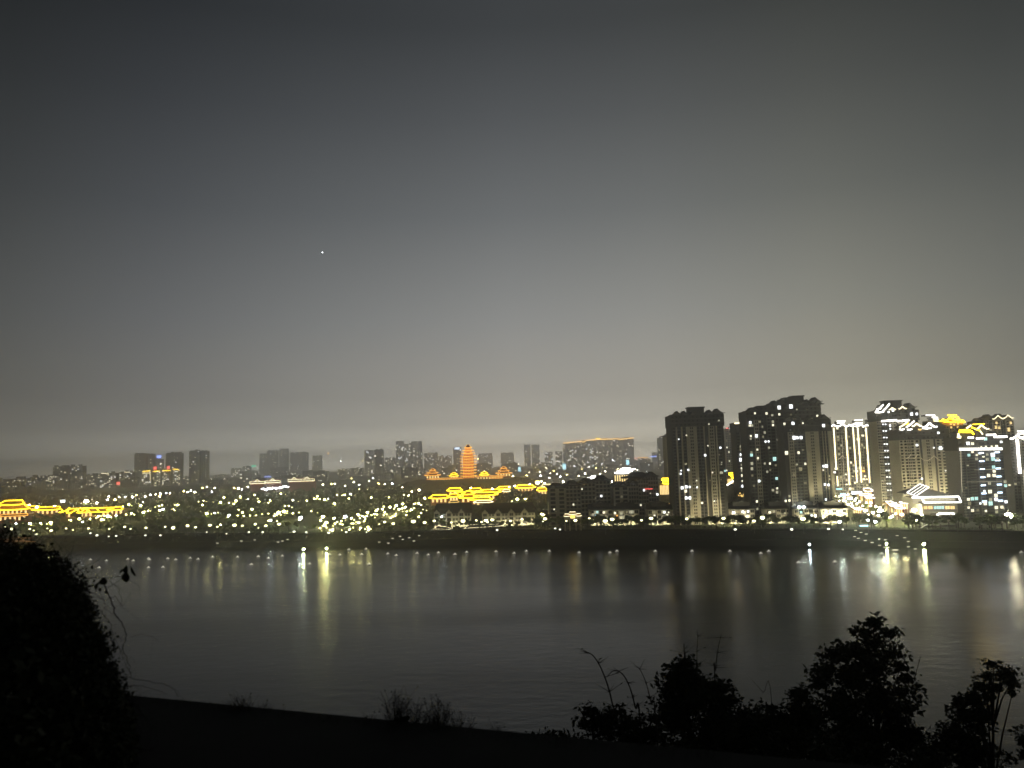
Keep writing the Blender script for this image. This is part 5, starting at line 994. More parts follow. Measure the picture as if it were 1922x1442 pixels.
for px, py, k_, lab in [(1500, 952, 'lamp_cool', 'left'), (1508.5, 952, 'lamp_cool', 'right')]: 
    v = at_y(px, py, 604); key = (k_, 1.1, 2.0)
    if key not in LM: LM[key] = lamp_mesh(*key)
    inst('roof_lamp', LM[key], None, v, label='%s one of two blue white rooftop lamps on a shop house' % lab, category='lamp')
v = at_y(616, 851, 4000); q = MB(); q.beam((0, 0, 0), (0, 0, -(v.z - GZ)), .5, 'metal', 4); q.ball((0, 0, 0), 5.4, 'led_orange'); q.ball((0, -2, .5), 3.8, 'led_warm'); q.build('mast_light', label='red warning light on a tall mast in the haze', category='mast').location = v
# bright lamps near the water whose reflections run down the river
for px, py, k_, r_, lab in [(570, 1031, 'lamp_shore', .55, 'left one of the two white buoy lamps standing off the far shore'), (613, 1029.5, 'lamp_shore', .6, 'right one of the two white buoy lamps standing off the far shore'), (1664, 1021, 'lamp_shore', .58, 'white lamp at the foot of the plaza steps, left of the pair'),
                          (1734, 1021.5, 'lamp_shore', .62, 'white lamp at the foot of the plaza steps, right of the pair'), (1893, 968, 'lamp_flood', 2.0, 'white floodlight flaring at the right edge above the bank'), (1519, 1022, 'lamp_shore2', .5, 'small cool lamp on the bank below the right front tower'),
                          (1716, 958, 'lamp_flood', 1.9, 'dazzling white floodlight left of the big pavilion'), (1651, 959, 'lamp_flood', 1.5, 'white floodlight in the middle of the plaza trees'), (1650, 1012, 'lamp_small', .8, 'small white lamp above the plaza steps lamp')]:
    hh = 2.6 if py > 1018 else (4 if py > 1000 else 9); zz = hh if py > 1018 else (GZ + hh if py < 1000 else 6 + hh)
    lamp(px, py, k_, r_, hh, lab, name='shore_lamp', cat='lamp', z=zz)
# avenue lanterns, a bright field between the cluster and the big pavilion
rr = random.Random(5); pl = []
Z3 = lambda X_, Y_: (1540 + X_ / 9.61, 900 + Y_ / 9.61)
for X_, Y_, s_ in [(520, 345, 2), (620, 380, 1), (705, 400, 1), (500, 455, 1), (570, 480, 1), (700, 525, 2), (810, 560, 2), (905, 425, 1), (830, 420, 0), (905, 480, 0), (1000, 490, 1), (1070, 510, 1), (950, 600, 1), (1050, 650, 1), (1105, 650, 1), (1205, 690, 1), (1262, 690, 1), (990, 765, 2), (1355, 620, 0), (1470, 632, 2), (1590, 680, 2), (1510, 395, 0), (1125, 298, 1), (1440, 300, 2), (1415, 365, 1), (1380, 400, 1), (1020, 275, 2), (1010, 310, 2), (275, 395, 1), (340, 390, 0), (385, 425, 1), (400, 285, 1), (350, 300, 0), (265, 300, 0), (430, 330, 1), (345, 765, 1), (640, 670, 0), (855, 735, 0), (1735, 740, 0), (1160, 670, 0), (1010, 270, 1), (860, 345, 1), (930, 380, 1), (1830, 640, 1), (1780, 540, 1), (460, 400, 0), (660, 440, 0), (760, 480, 0), (1120, 560, 0), (1180, 600, 0), (640, 350, 0), (560, 420, 0), (1300, 660, 0), (420, 380, 0), (480, 500, 0), (860, 640, 0)]: pl.append((*Z3(X_, Y_), s_))
for i, (px, py, s_) in enumerate(sorted(pl)): lamp(px, py, 'lamp_cool' if i % 7 == 3 else 'lamp_plaza', [.6, .85, 1.15][s_], 7, '%s lantern from the left in the crowded bright plaza beside the big pavilion' % ordw(i + 1), name='plaza_lantern', cat='lantern', group='lanterns of the bright plaza')
# outlined roofs stepping down beside the plaza
for i, (lab, X0, X1, Ye, Y, hp) in enumerate([('white outlined swooping roof at the head of the plaza', 780, 950, 215, 760, 5), ('white lit eave just below the swooping roof', 700, 930, 290, 740, 2.5), ('pale lit low roof in the plaza trees', 820, 960, 340, 720, 2), ('white outlined roof, upper one of the steps left of the pavilion', 1200, 1340, 435, 640, 3), ('white outlined roof, middle one of the steps left of the pavilion', 1250, 1440, 480, 620, 3), ('white outlined roof, lowest one of the steps left of the pavilion', 1350, 1500, 525, 610, 3), ('pale lit kiosk roof in the plaza', 620, 760, 545, 680, 2), ('pale lit kiosk roof lower in the plaza', 1440, 1600, 430, 640, 1.6)]):
    a_ = Z3(X0, Ye); b2 = Z3(X1, Ye); hall(lab, a_[0], b2[0], a_[1], Y, hp, k='led_white', r=.5, name='plaza_pavilion', wall='cream', dep=8)
# lens-ghost copies of the lamp dots, built as added floating lights
bm_ = MB(); bm_.beam((0, 0, -.2), (0, 0, .35), 1.1, 'metal', 8, .9); bm_.beam((0, 0, .35), (0, 0, 1.1), .4, 'metal', 6, .15); bm_.ball((0, 0, 1.25), .34, 'lamp_small', 6, 4); bm_.beam((-1.3, 0, .7), (1.1, 0, .7), .13, 'lamp_small'); bme = bm_.mesh('ghost_dot')
ghost_dots = [(129,1051),(170,1050),(240,1049),(250,1052),(279,1048),(281,1050),(315,1048),(330,1050),(357,1047),(372,1049),(399,1045),(446,1045),(485,1044),(504,1047),(530,1043),(619,1040),(638,1041),(679,1040),(655,1031),(687,1030),(728,1039),(744,1042),(783,1038),(804,1041),(823,1037),(876,1036),(854,1040),(931,1035),(988,1034),(1031,1034),(1087,1037),(1158,1034),(1145,1037),(965,1038),(1230,1034),(1299,1034),(1370,1034),(1443,1034),(1428,1038),(1518,1035),(279,1065),(306,1064),(186,1065),(472,1059),(581,1058),(693,1058),(1655,1039),(1499,1055),(1567,1054),(1917,1036),(24,1052),(104,1049),(95,1052),(200,1052)]
for i, (px, py) in enumerate(sorted(ghost_dots)):
    o = inst('ghost_dot', bme, None, at_z(px, py, 1.0) - Vector((0, 0, 1.0)), label='%s floating light from the left on the river, a lens-ghost copy of a lamp' % ordw(i + 1), category='lens ghost', group='lens-ghost copies of lamps on the river')
q = MB(); q.beam((0, 0, 0), (0, 0, 5.5), .55, 'led_warm', 8, .5); q.beam((0, 0, -1), (0, 0, 0), 1.0, 'metal', 8); q.build('light_column', label='white upright light column in the water at the left behind the vines', category='lamp').location = at_z(69, 1051, 0)
# small lights on the bank slope, added in place of lens ghosts
sm = MB(); sm.beam((0, 0, -1.2), (0, 0, 0), .08, 'metal', 4); sm.box(-.9, .9, -.25, .25, 0, .3, 'lamp_small'); sme = sm.mesh('slope_ghost')
for i, (px, py) in enumerate(sorted([(408,1020),(453,1016),(478,1014),(737,1011),(751,1007),(768,1010),(756,1013),(777,1016),(787,1006),(712,1018),(729,1020),(522,1018),(530,1016),(540,1013),(338,1010),(386,1006),(1604,1008),(1616,1000),(1611,1011),(1624,1015),(1637,1019),(1626,1003),(1606,996),(1684,1006),(1698,1010),(1662,1014),(1705,1017),(1705,1027),(1718,1031),(1678,1033),(1683,1033),(1661,1028),(1667,1028),(1651,1024)])):
    v = at_z(px, py, max(1.2, 9.0 - (py - 1000) * .27)); o = inst('slope_ghost', sme, None, v, label='%s small light from the left on the dark bank slope, a lens ghost' % ordw(i + 1), category='lamp', group='lens-ghost lights on the bank slope')
v = at_y(605, 474, 24000); q = MB(); q.ball((0, 0, 0), 16, 'planet', 10, 7); q.build('planet', label='single bright planet alone in the night sky', category='planet').location = v

# small garden lights along paths and the boulevard
rg_ = random.Random(21); gl = []
for i in range(34): u = i / 33; a_ = (604 + 196 * u, 990 - 34 * u); gl.append((a_[0] + rg_.uniform(-5, 5), a_[1] + rg_.uniform(-6, 5)))
for i in range(14): u = i / 13; gl.append((446 + 150 * u, 969 - 8 * u + rg_.uniform(-2, 2)))
for (cx_, cy__) in rg_.sample(sorted(park), 44) + rg_.sample([q_[:2] for q_ in sorted(rowC)], 14):
    for i in range(2): gl.append((cx_ + rg_.gauss(0, 6), cy__ + rg_.uniform(-1, 4)))
for i in range(22): gl.append((rg_.uniform(604, 700), rg_.uniform(982, 996)))
for i, (px, py) in enumerate(sorted(gl)): lamp(px, py, 'lamp_garden', [.42, .6, .8][i % 3], 3.2 if py > 985 else 6.5, '%s tiny garden light from the left in the park and beside the boulevard' % ordw(i + 1), name='garden_light', cat='garden light', group='tiny garden lights')
# ------------------------------------------------------------------ roads and paved places
def road(name, pts, w_, k='pale_paving', dz=.012):
    q = MB(); P_ = [at_z(x_, y_, GZ) for x_, y_ in pts]; vs = []
    for i, p_ in enumerate(P_):
        d_ = (P_[min(i + 1, len(P_) - 1)] - P_[max(i - 1, 0)]).normalized(); n_ = Vector((-d_.y, d_.x, 0)); vs += [p_ + n_ * w_ / 2 + Vector((0, 0, dz)), p_ - n_ * w_ / 2 + Vector((0, 0, dz))]
    q.add(vs, [(2 * i, 2 * i + 1, 2 * i + 3, 2 * i + 2) for i in range(len(P_) - 1)], k); q.build(name, kind='structure')
road('boulevard_road', [(600, 996), (640, 988), (690, 976), (740, 964), (800, 955)], 30, 'pale_paving')
road('park_path', [(440, 966), (500, 972), (560, 960), (640, 955)], 8, 'pale_paving', .018)
road('park_path', [(230, 975), (330, 968), (430, 985)], 7, 'asphalt', .024)
road('plaza_paving', [(1665, 972), (1645, 962), (1615, 948), (1592, 935)], 36, 'pale_paving', .03)
road('city_road', [(100, 955), (300, 936), (480, 921), (700, 916)], 16, 'asphalt', .036)
# ------------------------------------------------------------------ trees
def crown_mesh(seed, n=150, w_=4.0, h_=3.0, ls=1.3, k='foliage'):
    rn = random.Random(seed); q = MB()
    lobes = [(rn.uniform(-.45, .45) * w_, rn.uniform(-.45, .45) * w_, rn.uniform(-.35, .5) * h_, rn.uniform(.45, .75)) for _ in range(6)]
    for a_, b2, c_, r_ in lobes: q.ball((a_, b2, c_), r_ * h_ * .62, k, 6, 4, .8, rn.uniform(0, 3), .18, rn)
    for i in range(n):
        a_, b2, c_, r_ = rn.choice(lobes); th_, ph = rn.uniform(0, 6.283), math.acos(rn.uniform(-.6, 1)); R_l = r_ * h_ * rn.uniform(.6, .85)
        q.leaf((a_ + R_l * math.sin(ph) * math.cos(th_), b2 + R_l * math.sin(ph) * math.sin(th_), c_ + R_l * math.cos(ph) * .85), ls * rn.uniform(.7, 1.4), k, rn, .7)
    return q.mesh('crown')
CR = [crown_mesh(s_) for s_ in range(6)]
tq = MB(); tq.beam((0, 0, 0), (0, 0, 3.2), .26, 'bark', 6, .15); tq.beam((0, 0, 2.4), (1.0, .3, 4.2), .12, 'bark', 4, .05); tq.beam((0, 0, 2.2), (-.9, -.3, 4.0), .12, 'bark', 4, .05); TR = tq.mesh('trunk')
CMIN = 3.2
def tree(X, Y, s_, label, group, z=GZ, name='tree', cone=False):
    t_ = thing(name, label, 'tree', (X, Y, z), group, rnd.uniform(0, 6.28)); t_.scale = (s_, s_, s_ * rnd.uniform(.85, 1.2))
    inst('trunk', TR, t_); o = inst('crown', rnd.choice(CR), t_, (0, 0, 4.6)); return t_
ntree = 0; xs = []
rr = random.Random(3)
px = 1012.0
lst = []
while px < 1600:
    lst.append((px + rr.uniform(-2, 2), rr.uniform(.95, 1.35))); px += rr.uniform(8, 13)
for i, (px, s_) in enumerate(lst):
    v = at_z(px, 994, GZ); Y = shoreY(v.x) + rr.uniform(27, 36); X = v.x * Y / v.y
    tree(X, Y, s_, '%s round dark tree from the left in the avenue in front of the shop houses' % ordw(i + 1), 'avenue trees before the shop houses')
lst = []; px = 15.0
while px < 1012: lst.append((px, rr.uniform(.7, 1.05))); px += rr.uniform(11, 21)
for i, (px, s_) in enumerate(lst):
    v = at_z(px, 1001, GZ); Y = shoreY(v.x) + rr.uniform(29, 44); X = v.x * Y / v.y
    tree(X, Y, s_, '%s small tree from the left along the embankment road before the park and villas' % ordw(i + 1), 'trees along the embankment road')
# two big dark ones stand out
for px, py, s_, lab in [(657, 975, 2.0, 'large round dark tree at the foot of the boulevard, left of two'), (695, 980, 1.9, 'large round dark tree at the foot of the boulevard, right of two')]:
    v = at_z(px, 998, GZ); tree(v.x, shoreY(v.x) + 26, s_ * .82, lab, None)
lst = [(rr.uniform(1600, 1960), rr.uniform(19, 40), rr.uniform(.8, 1.5)) for _ in range(44)]
for i, (px, dy, s_) in enumerate(sorted(lst)):
    v = at_z(px, 994, GZ); Y = shoreY(v.x) + dy; tree(v.x * Y / v.y, Y, s_, '%s dark tree from the left below the pavilion and right edge towers' % ordw(i + 1), 'dark trees at the right end of the bank')
# trees on the plaza between the lanterns
plz = []
for i in range(46):
    u = rr.random(); px = 1570 + 150 * u + rr.uniform(-12, 12); py = 938 + 52 * u ** 1.2 + rr.uniform(-7, 9); v = at_z(px, min(py, 992), GZ)
    plz.append((px, v.x, v.y, rr.uniform(.55, .95)))
for i, (px, X, Y, s_) in enumerate(sorted(plz)): tree(X, Y, s_, '%s green lit tree from the left standing among the plaza lanterns' % ordw(i + 1), 'lit trees of the plaza')
# wooded park: single trees in the nearer part, a mass further inland
BX = [at_z(x_, y_, GZ) for x_, y_ in [(600, 996), (640, 988), (690, 976), (740, 964), (800, 955)]]
def on_road(X, Y):
    for a_, b2 in zip(BX, BX[1:]):
        d_ = b2 - a_; t_ = max(0, min(1, ((X - a_.x) * d_.x + (Y - a_.y) * d_.y) / (d_.x ** 2 + d_.y ** 2)))
        if math.hypot(X - a_.x - d_.x * t_, Y - a_.y - d_.y * t_) < 20: return True
    return False
k_ = 0; park_t = []
while k_ < 170:
    px = rr.uniform(0, 815); py = rr.uniform(966, 999); v = at_z(px, py, GZ)
    if v.y < shoreY(v.x) + 40 or on_road(v.x, v.y): continue
    if 480 < px < 600 and py > 962 and rr.random() < .6: continue
    park_t.append((px, v.x, v.y)); k_ += 1
for i, (px, X, Y) in enumerate(sorted(park_t)):
    tree(X, Y, rr.uniform(.75, 1.15), '%s dark bushy tree from the left in the nearer part of the wooded park' % ordw(i + 1), 'trees in the nearer part of the park', name='park_tree')
q = MB(); cnt = 0
while cnt < 2700:
    px = rr.uniform(-60, 1240); u = rr.random(); py = 912 + (972 - 912) * u ** .8; v = at_z(px, py, GZ); X, Y = v.x, v.y
    if Y > 1900: Y = rr.uniform(1300, 1900); X = X * Y / v.y
    if on_road(X, Y): continue
    if 940 < Y < 1080 and (px > 795 and px < 935 or px < 235): continue
    if px > 1000 and Y < 720: continue
    s_ = rr.uniform(2.6, 4.6); hh = rr.uniform(4.5, 8.0) * (.8 if Y < 1000 else 1)
    q.ball((X, Y, GZ + hh * .55), s_, 'foliage_far', 6, 4, hh * .55 / s_, rr.uniform(0, 3), .28, rr); cnt += 1
    for _ in range(7): q.leaf((X + rr.gauss(0, s_ * .6), Y + rr.gauss(0, s_ * .5) - s_ * .3, GZ + hh * rr.uniform(.5, 1.08)), 1.8, 'foliage_far', rr, .8)
# foliage that grows round the lamp heads and catches their light
lf_ = MB(); rl = random.Random(8)
for v, r_ in LP:
    for _ in range(3):
        c_ = Vector((v.x + rl.uniform(-5, 5), v.y + rl.uniform(1.5, 5), v.z - rl.uniform(1.2, 3.5))); s_ = rl.uniform(1.6, 2.6)
        lf_.beam((c_.x, c_.y, GZ), c_, .18, 'bark', 4, .08)
        for _ in range(30): lf_.leaf((c_.x + rl.gauss(0, s_ * .55), c_.y + rl.gauss(0, s_ * .4), c_.z + rl.gauss(0, s_ * .5)), rl.uniform(.7, 1.3), 'foliage', rl, .8)
lf_.build('lamp_lit_shrubbery', kind='stuff', label='loose shrubbery and small trees lit green around the park and road lamps')
(hc, hr), hY, hs = HILLS[0]
for _ in range(420):
    u, w2 = rr.uniform(-1, 1), rr.uniform(-1, .1); r_ = math.hypot(u, w2)
    if r_ > .98: continue
    f = max(0, min(1, (1 - r_) / .45)); f = f * f * (3 - 2 * f); top = hg - 3 - GZ; s_ = rr.uniform(2.5, 4.2)
    if f > .9: continue
    q.ball((hc + u * hr, hY + w2 * hs, GZ + top * f + 1.5), s_, 'foliage_far', 6, 4, .9, rr.uniform(0, 3), .28, rr)
q.build('park_wood', kind='stuff', label='mass of dark trees covering the park inland of the river road')
# hedges, low scrub on the bank
q = MB()
for i in range(1500):
    X = rr.uniform(-520, 620); dy = rr.uniform(9.6, 18.5); Y = shoreY(X) + dy; z_ = 3.8 + max(0, (dy - 9.5)) * .72
    q.leaf((X, Y, min(z_, 10.2) + .3), rr.uniform(.6, 1.5), 'foliage_far', rr, .8)
for i in range(5200):
    X = rr.uniform(-520, 640); tall = 2.6 if X > 330 else 1.3 + .8 * mn.noise(Vector((X * .08, 0, 0))); q.leaf((X, shoreY(X) + rr.uniform(19, 21.5), GZ + rr.uniform(.1, 1) * tall), rr.uniform(.6, 1.2), 'foliage_far', rr, .9)
q.build('bank_scrub', kind='stuff')
# balustrade along the embankment edge
q = MB(); xs = [-520 + 8 * i for i in range(145)]
for a_, b2 in zip(xs, xs[1:]):
    pa = Vector((a_, shoreY(a_) + 18.4, GZ)); pb = Vector((b2, shoreY(b2) + 18.4, GZ)); up = Vector((0, 0, 1.1)); q.beam(pa + up, pb + up, .09, 'stone'); q.beam(pa + up * .5, pb + up * .5, .06, 'stone'); q.beam(pa, pa + up, .12, 'stone')
fo = q.build('balustrade', label='long pale balustrade on the top edge of the far embankment', category='fence')

# ------------------------------------------------------------------ foreground
def leaf_cloud(q, c, rx, ry, rz_, n, ls, rn, k='foliage_near', asp=.55):
    for _ in range(n):
        while True:
            a_, b2, d_ = rn.uniform(-1, 1), rn.uniform(-1, 1), rn.uniform(-1, 1); r2 = a_ * a_ + b2 * b2 + d_ * d_
            if r2 < 1: break
        q.leaf((c[0] + a_ * rx, c[1] + b2 * ry, c[2] + d_ * rz_), ls * rn.uniform(.6, 1.4), k, rn, asp)
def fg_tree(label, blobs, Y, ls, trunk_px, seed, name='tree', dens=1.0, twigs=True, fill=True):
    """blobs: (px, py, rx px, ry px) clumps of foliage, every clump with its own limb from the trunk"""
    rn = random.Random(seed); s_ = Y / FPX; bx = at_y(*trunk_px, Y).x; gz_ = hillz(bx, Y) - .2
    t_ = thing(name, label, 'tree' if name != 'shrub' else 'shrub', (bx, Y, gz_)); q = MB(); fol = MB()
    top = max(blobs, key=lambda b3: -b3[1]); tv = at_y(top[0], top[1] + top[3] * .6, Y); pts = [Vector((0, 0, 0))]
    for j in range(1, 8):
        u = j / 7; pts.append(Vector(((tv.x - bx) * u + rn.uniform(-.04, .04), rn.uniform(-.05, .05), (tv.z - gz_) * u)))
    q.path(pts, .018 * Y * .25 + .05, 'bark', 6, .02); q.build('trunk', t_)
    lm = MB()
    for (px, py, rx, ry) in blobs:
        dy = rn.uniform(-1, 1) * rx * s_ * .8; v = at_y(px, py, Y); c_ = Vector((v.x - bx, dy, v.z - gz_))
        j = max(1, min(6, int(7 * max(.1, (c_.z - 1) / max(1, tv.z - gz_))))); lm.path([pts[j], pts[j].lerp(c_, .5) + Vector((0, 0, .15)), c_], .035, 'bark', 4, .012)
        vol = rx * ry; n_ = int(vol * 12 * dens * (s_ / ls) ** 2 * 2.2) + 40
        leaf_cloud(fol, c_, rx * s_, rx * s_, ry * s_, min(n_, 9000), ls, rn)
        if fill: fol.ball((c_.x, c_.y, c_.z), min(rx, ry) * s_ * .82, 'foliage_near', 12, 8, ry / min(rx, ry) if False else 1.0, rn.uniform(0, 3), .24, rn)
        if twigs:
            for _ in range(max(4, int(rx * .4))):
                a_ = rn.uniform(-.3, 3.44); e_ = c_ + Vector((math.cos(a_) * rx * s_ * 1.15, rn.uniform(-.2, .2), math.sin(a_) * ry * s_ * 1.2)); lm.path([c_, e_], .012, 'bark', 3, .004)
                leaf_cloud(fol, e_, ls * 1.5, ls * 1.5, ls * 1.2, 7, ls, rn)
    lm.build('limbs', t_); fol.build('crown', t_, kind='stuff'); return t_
fg_tree('big black pyramid shaped tree in front of the warm reflections', [(1642, 1170, 16, 9), (1658, 1186, 22, 8), (1625, 1192, 20, 9), (1640, 1205, 24, 9), (1600, 1215, 28, 13), (1665, 1228, 26, 9), (1575, 1235, 26, 14), (1620, 1235, 34, 18), (1550, 1258, 26, 15), (1600, 1270, 46, 24), (1660, 1262, 34, 14), (1690, 1250, 14, 8), (1540, 1285, 20, 12), (1700, 1275, 14, 9), (1640, 1305, 64, 28), (1570, 1320, 50, 30), (1698, 1300, 18, 8), (1702, 1328, 12, 8), (1680, 1345, 34, 18), (1600, 1375, 90, 40), (1690, 1385, 32, 24), (1640, 1430, 100, 36), (1712, 1378, 14, 14)], 26, .17, (1620, 1430), 11)
fg_tree('black rounded tree right of the bamboo shoots', [(1283, 1242, 14, 7), (1275, 1252, 18, 10), (1265, 1275, 24, 16), (1290, 1268, 24, 18), (1253, 1300, 18, 16), (1300, 1300, 44, 30), (1345, 1290, 18, 10), (1318, 1282, 16, 9), (1345, 1315, 32, 22), (1372, 1318, 12, 8), (1270, 1345, 42, 34), (1340, 1355, 56, 36), (1395, 1350, 24, 22), (1300, 1405, 90, 40), (1400, 1400, 44, 36)], 22, .14, (1300, 1430), 12)
fg_tree('low black shrub with loose sprays at the left of the bamboo', [(1110, 1340, 14, 9), (1098, 1362, 12, 9), (1125, 1350, 22, 12), (1150, 1345, 24, 11), (1180, 1362, 24, 12), (1140, 1378, 34, 14), (1200, 1385, 40, 18), (1230, 1350, 10, 8), (1225, 1375, 18, 12), (1170, 1410, 90, 28), (1060, 1395, 30, 12), (1010, 1385, 16, 8)], 16, .10, (1150, 1420), 13, name='shrub')
fg_tree('leaning black tree with an open crown near the right edge', [(1865, 1250, 12, 6), (1885, 1262, 18, 10), (1895, 1278, 14, 11), (1862, 1272, 14, 8), (1845, 1290, 16, 10), (1900, 1300, 7, 9), (1872, 1292, 16, 8), (1823, 1305, 14, 9), (1835, 1318, 22, 12), (1855, 1310, 10, 8), (1805, 1322, 14, 12), (1815, 1345, 26, 16), (1845, 1345, 18, 16), (1800, 1372, 22, 14), (1840, 1368, 18, 12), (1785, 1388, 22, 14), (1822, 1400, 30, 22), (1850, 1420, 26, 14), (1780, 1420, 40, 20), (1830, 1440, 70, 20)], 24, .13, (1815, 1430), 14, dens=.75)
fg_tree('small black tree between the rounded tree and the pyramid tree', [(1498, 1300, 16, 9), (1508, 1312, 20, 12), (1490, 1325, 16, 14), (1515, 1340, 24, 22), (1470, 1345, 14, 8), (1450, 1335, 16, 8), (1440, 1352, 20, 14), (1418, 1345, 10, 9), (1405, 1358, 14, 12), (1465, 1370, 30, 20), (1430, 1385, 40, 26), (1510, 1385, 40, 32), (1470, 1420, 90, 30)], 23, .13, (1480, 1430), 15)
fg_tree('dark leafy tip poking in at the right border', [(1925, 1395, 12, 10), (1928, 1420, 14, 10), (1940, 1410, 16, 30)], 20, .12, (1935, 1440), 16)
fg_tree('low dark undergrowth at the bottom of the view below the trees', [(1040, 1410, 50, 20), (1720, 1428, 50, 22), (1250, 1436, 120, 24), (1560, 1440, 140, 26), (1752, 1425, 34, 14)], 19, .13, (1400, 1438), 17, name='shrub', twigs=False)
# bamboo shoots
def stem(label, pts, Y, r, seed, name='bamboo', branches=True):
    rn = random.Random(seed); b0 = at_y(*pts[0], Y); gz_ = hillz(b0.x, Y) - .1; t_ = thing(name, label, 'bamboo' if name == 'bamboo' else 'branch', (b0.x, Y, gz_)); P_ = [Vector((0, 0, 0))] if name == 'bamboo' else []
    P_ += [Vector((at_y(x_, y_, Y).x - b0.x, 0, at_y(x_, y_, Y).z - gz_)) for x_, y_ in pts]
    fine = []
    for i in range(len(P_) - 1):
        p0, p1, p2, p3 = P_[max(i - 1, 0)], P_[i], P_[i + 1], P_[min(i + 2, len(P_) - 1)]
        for j in range(5):
            u = j / 5; fine.append(.5 * ((2 * p1) + (p2 - p0) * u + (2 * p0 - 5 * p1 + 4 * p2 - p3) * u * u + (3 * p1 - p0 - 3 * p2 + p3) * u ** 3))
    fine.append(P_[-1]); q = MB(); q.path(fine, r, 'bark', 5, r * .3); q.build('stalk', t_)
    nb = MB(); acc = 0; tot = sum((b3 - a_).length for a_, b3 in zip(fine, fine[1:])); step = .30 * Y / 16; nxt = tot * .25; vis = 0
    for a_, b3 in zip(fine, fine[1:]):
        l_ = (b3 - a_).length
        while nxt < acc + l_:
            c_ = a_.lerp(b3, (nxt - acc) / max(l_, 1e-6)); f = 1 - nxt / tot * .6
            nb.ball(c_, r * 2.1 * f, 'bark', 5, 4)
            if branches:
                for _ in range(4):
                    a2 = rn.uniform(0, 6.28); d_ = Vector((math.cos(a2), math.sin(a2) * .5, rn.uniform(-.1, .7))); e_ = c_ + d_ * rn.uniform(.1, .3) * Y / 16; nb.path([c_, e_], r * .35, 'bark', 3, r * .1)
                    if rn.random() < .35: nb.leaf(e_, .1, 'foliage_near', rn, .25)
            nxt += step
        acc += l_
    nb.build('node_twigs', t_)
stem('tallest arching bare bamboo shoot, leftmost of three', [(1168, 1375), (1152, 1330), (1140, 1285), (1125, 1248), (1110, 1228), (1097, 1226)], 15, .022, 21)
stem('arching bare bamboo shoot with a hooked tip, middle of three', [(1202, 1370), (1193, 1330), (1182, 1290), (1168, 1265), (1152, 1259), (1140, 1270)], 15, .02, 22)
stem('short bare bamboo shoot, right of the arching three', [(1232, 1370), (1222, 1320), (1212, 1280), (1200, 1254)], 15, .018, 23)
stem('straight bare shoot rising above the rounded tree, left of two', [(1309, 1300), (1309, 1260), (1308, 1225), (1310, 1192)], 22, .022, 24)
stem('straight bare shoot rising above the rounded tree, right of two', [(1343, 1300), (1343, 1260), (1347, 1222), (1354, 1190)], 22, .022, 25)
stem('thin bare twig slanting left of the small black tree', [(1450, 1330), (1432, 1300), (1410, 1275)], 22, .012, 26, branches=False)
stem('thin straight cane right of the pyramid tree', [(1700, 1340), (1712, 1290), (1728, 1232)], 25, .03, 27, branches=False)
stem('small leafy spike on top of the rounded tree', [(1286, 1260), (1286, 1240), (1287, 1221)], 22, .02, 28)
# bare bushes at the terrace edge
def bare_bush(label, px, py0, hpx, wpx, Y, n, seed, leafn=40):
    rn = random.Random(seed); b0 = at_y(px, py0, Y); s_ = Y / FPX; t_ = thing('shrub', label, 'shrub', b0 - Vector((0, 0, .1))); q = MB(); lf = MB()
    for i in range(n):
        x_ = rn.gauss(0, .5); hh = hpx * s_ * rn.uniform(.45, 1) * (1 - .45 * abs(x_)); p0 = Vector((x_ * wpx * s_ * .25, rn.uniform(-.05, .05), 0)); p1 = p0 + Vector((x_ * wpx * s_ * .25, rn.uniform(-.05, .05), hh * .55)); p2 = p1 + Vector((x_ * wpx * s_ * .12 + rn.uniform(-.02, .02), 0, hh * .55))
        q.path([p0, p1, p2], .004, 'bark', 3, .0015)
        for _ in range(6):
            c_ = p0.lerp(p2, rn.uniform(.2, .95)); c_.x = (p1.x if c_.z < p1.z else c_.x); e_ = c_ + Vector((rn.uniform(-.09, .09), rn.uniform(-.04, .04), rn.uniform(.03, .13))) * Y / 7; q.path([c_, e_], .002, 'bark', 3, .001)
            if rn.random() < .5: lf.leaf(e_, .025 * Y / 7, 'foliage_near', rn, .45)
    leaf_cloud(lf, (0, 0, hpx * s_ * .2), wpx * s_ * .3, .1, hpx * s_ * .2, leafn, .035 * Y / 7, rn)
    q.build('twigs', t_); lf.build('leaves', t_, kind='stuff')
bare_bush('bare upright bush at the terrace edge, left of two', 755, 1356, 80, 75, 6.6, 34, 31, 260)
bare_bush('bare fan shaped bush at the terrace edge, right of two', 818, 1362, 68, 90, 6.6, 40, 32, 240)
bare_bush('tiny leafy plant right of the two bare bushes', 862, 1364, 18, 30, 6.5, 10, 33, 40)
bare_bush('low scraggly plant at the terrace edge on the left', 450, 1326, 24, 60, 7.0, 16, 34, 90)
bare_bush('low scraggly plant beside the left one', 500, 1332, 20, 50, 7.0, 12, 35, 60)
bare_bush('thin single weed standing on the terrace edge', 932, 1370, 24, 8, 6.3, 4, 36, 2)
bare_bush('few thin weeds left of the bare bushes', 690, 1348, 18, 30, 6.6, 6, 37, 4)
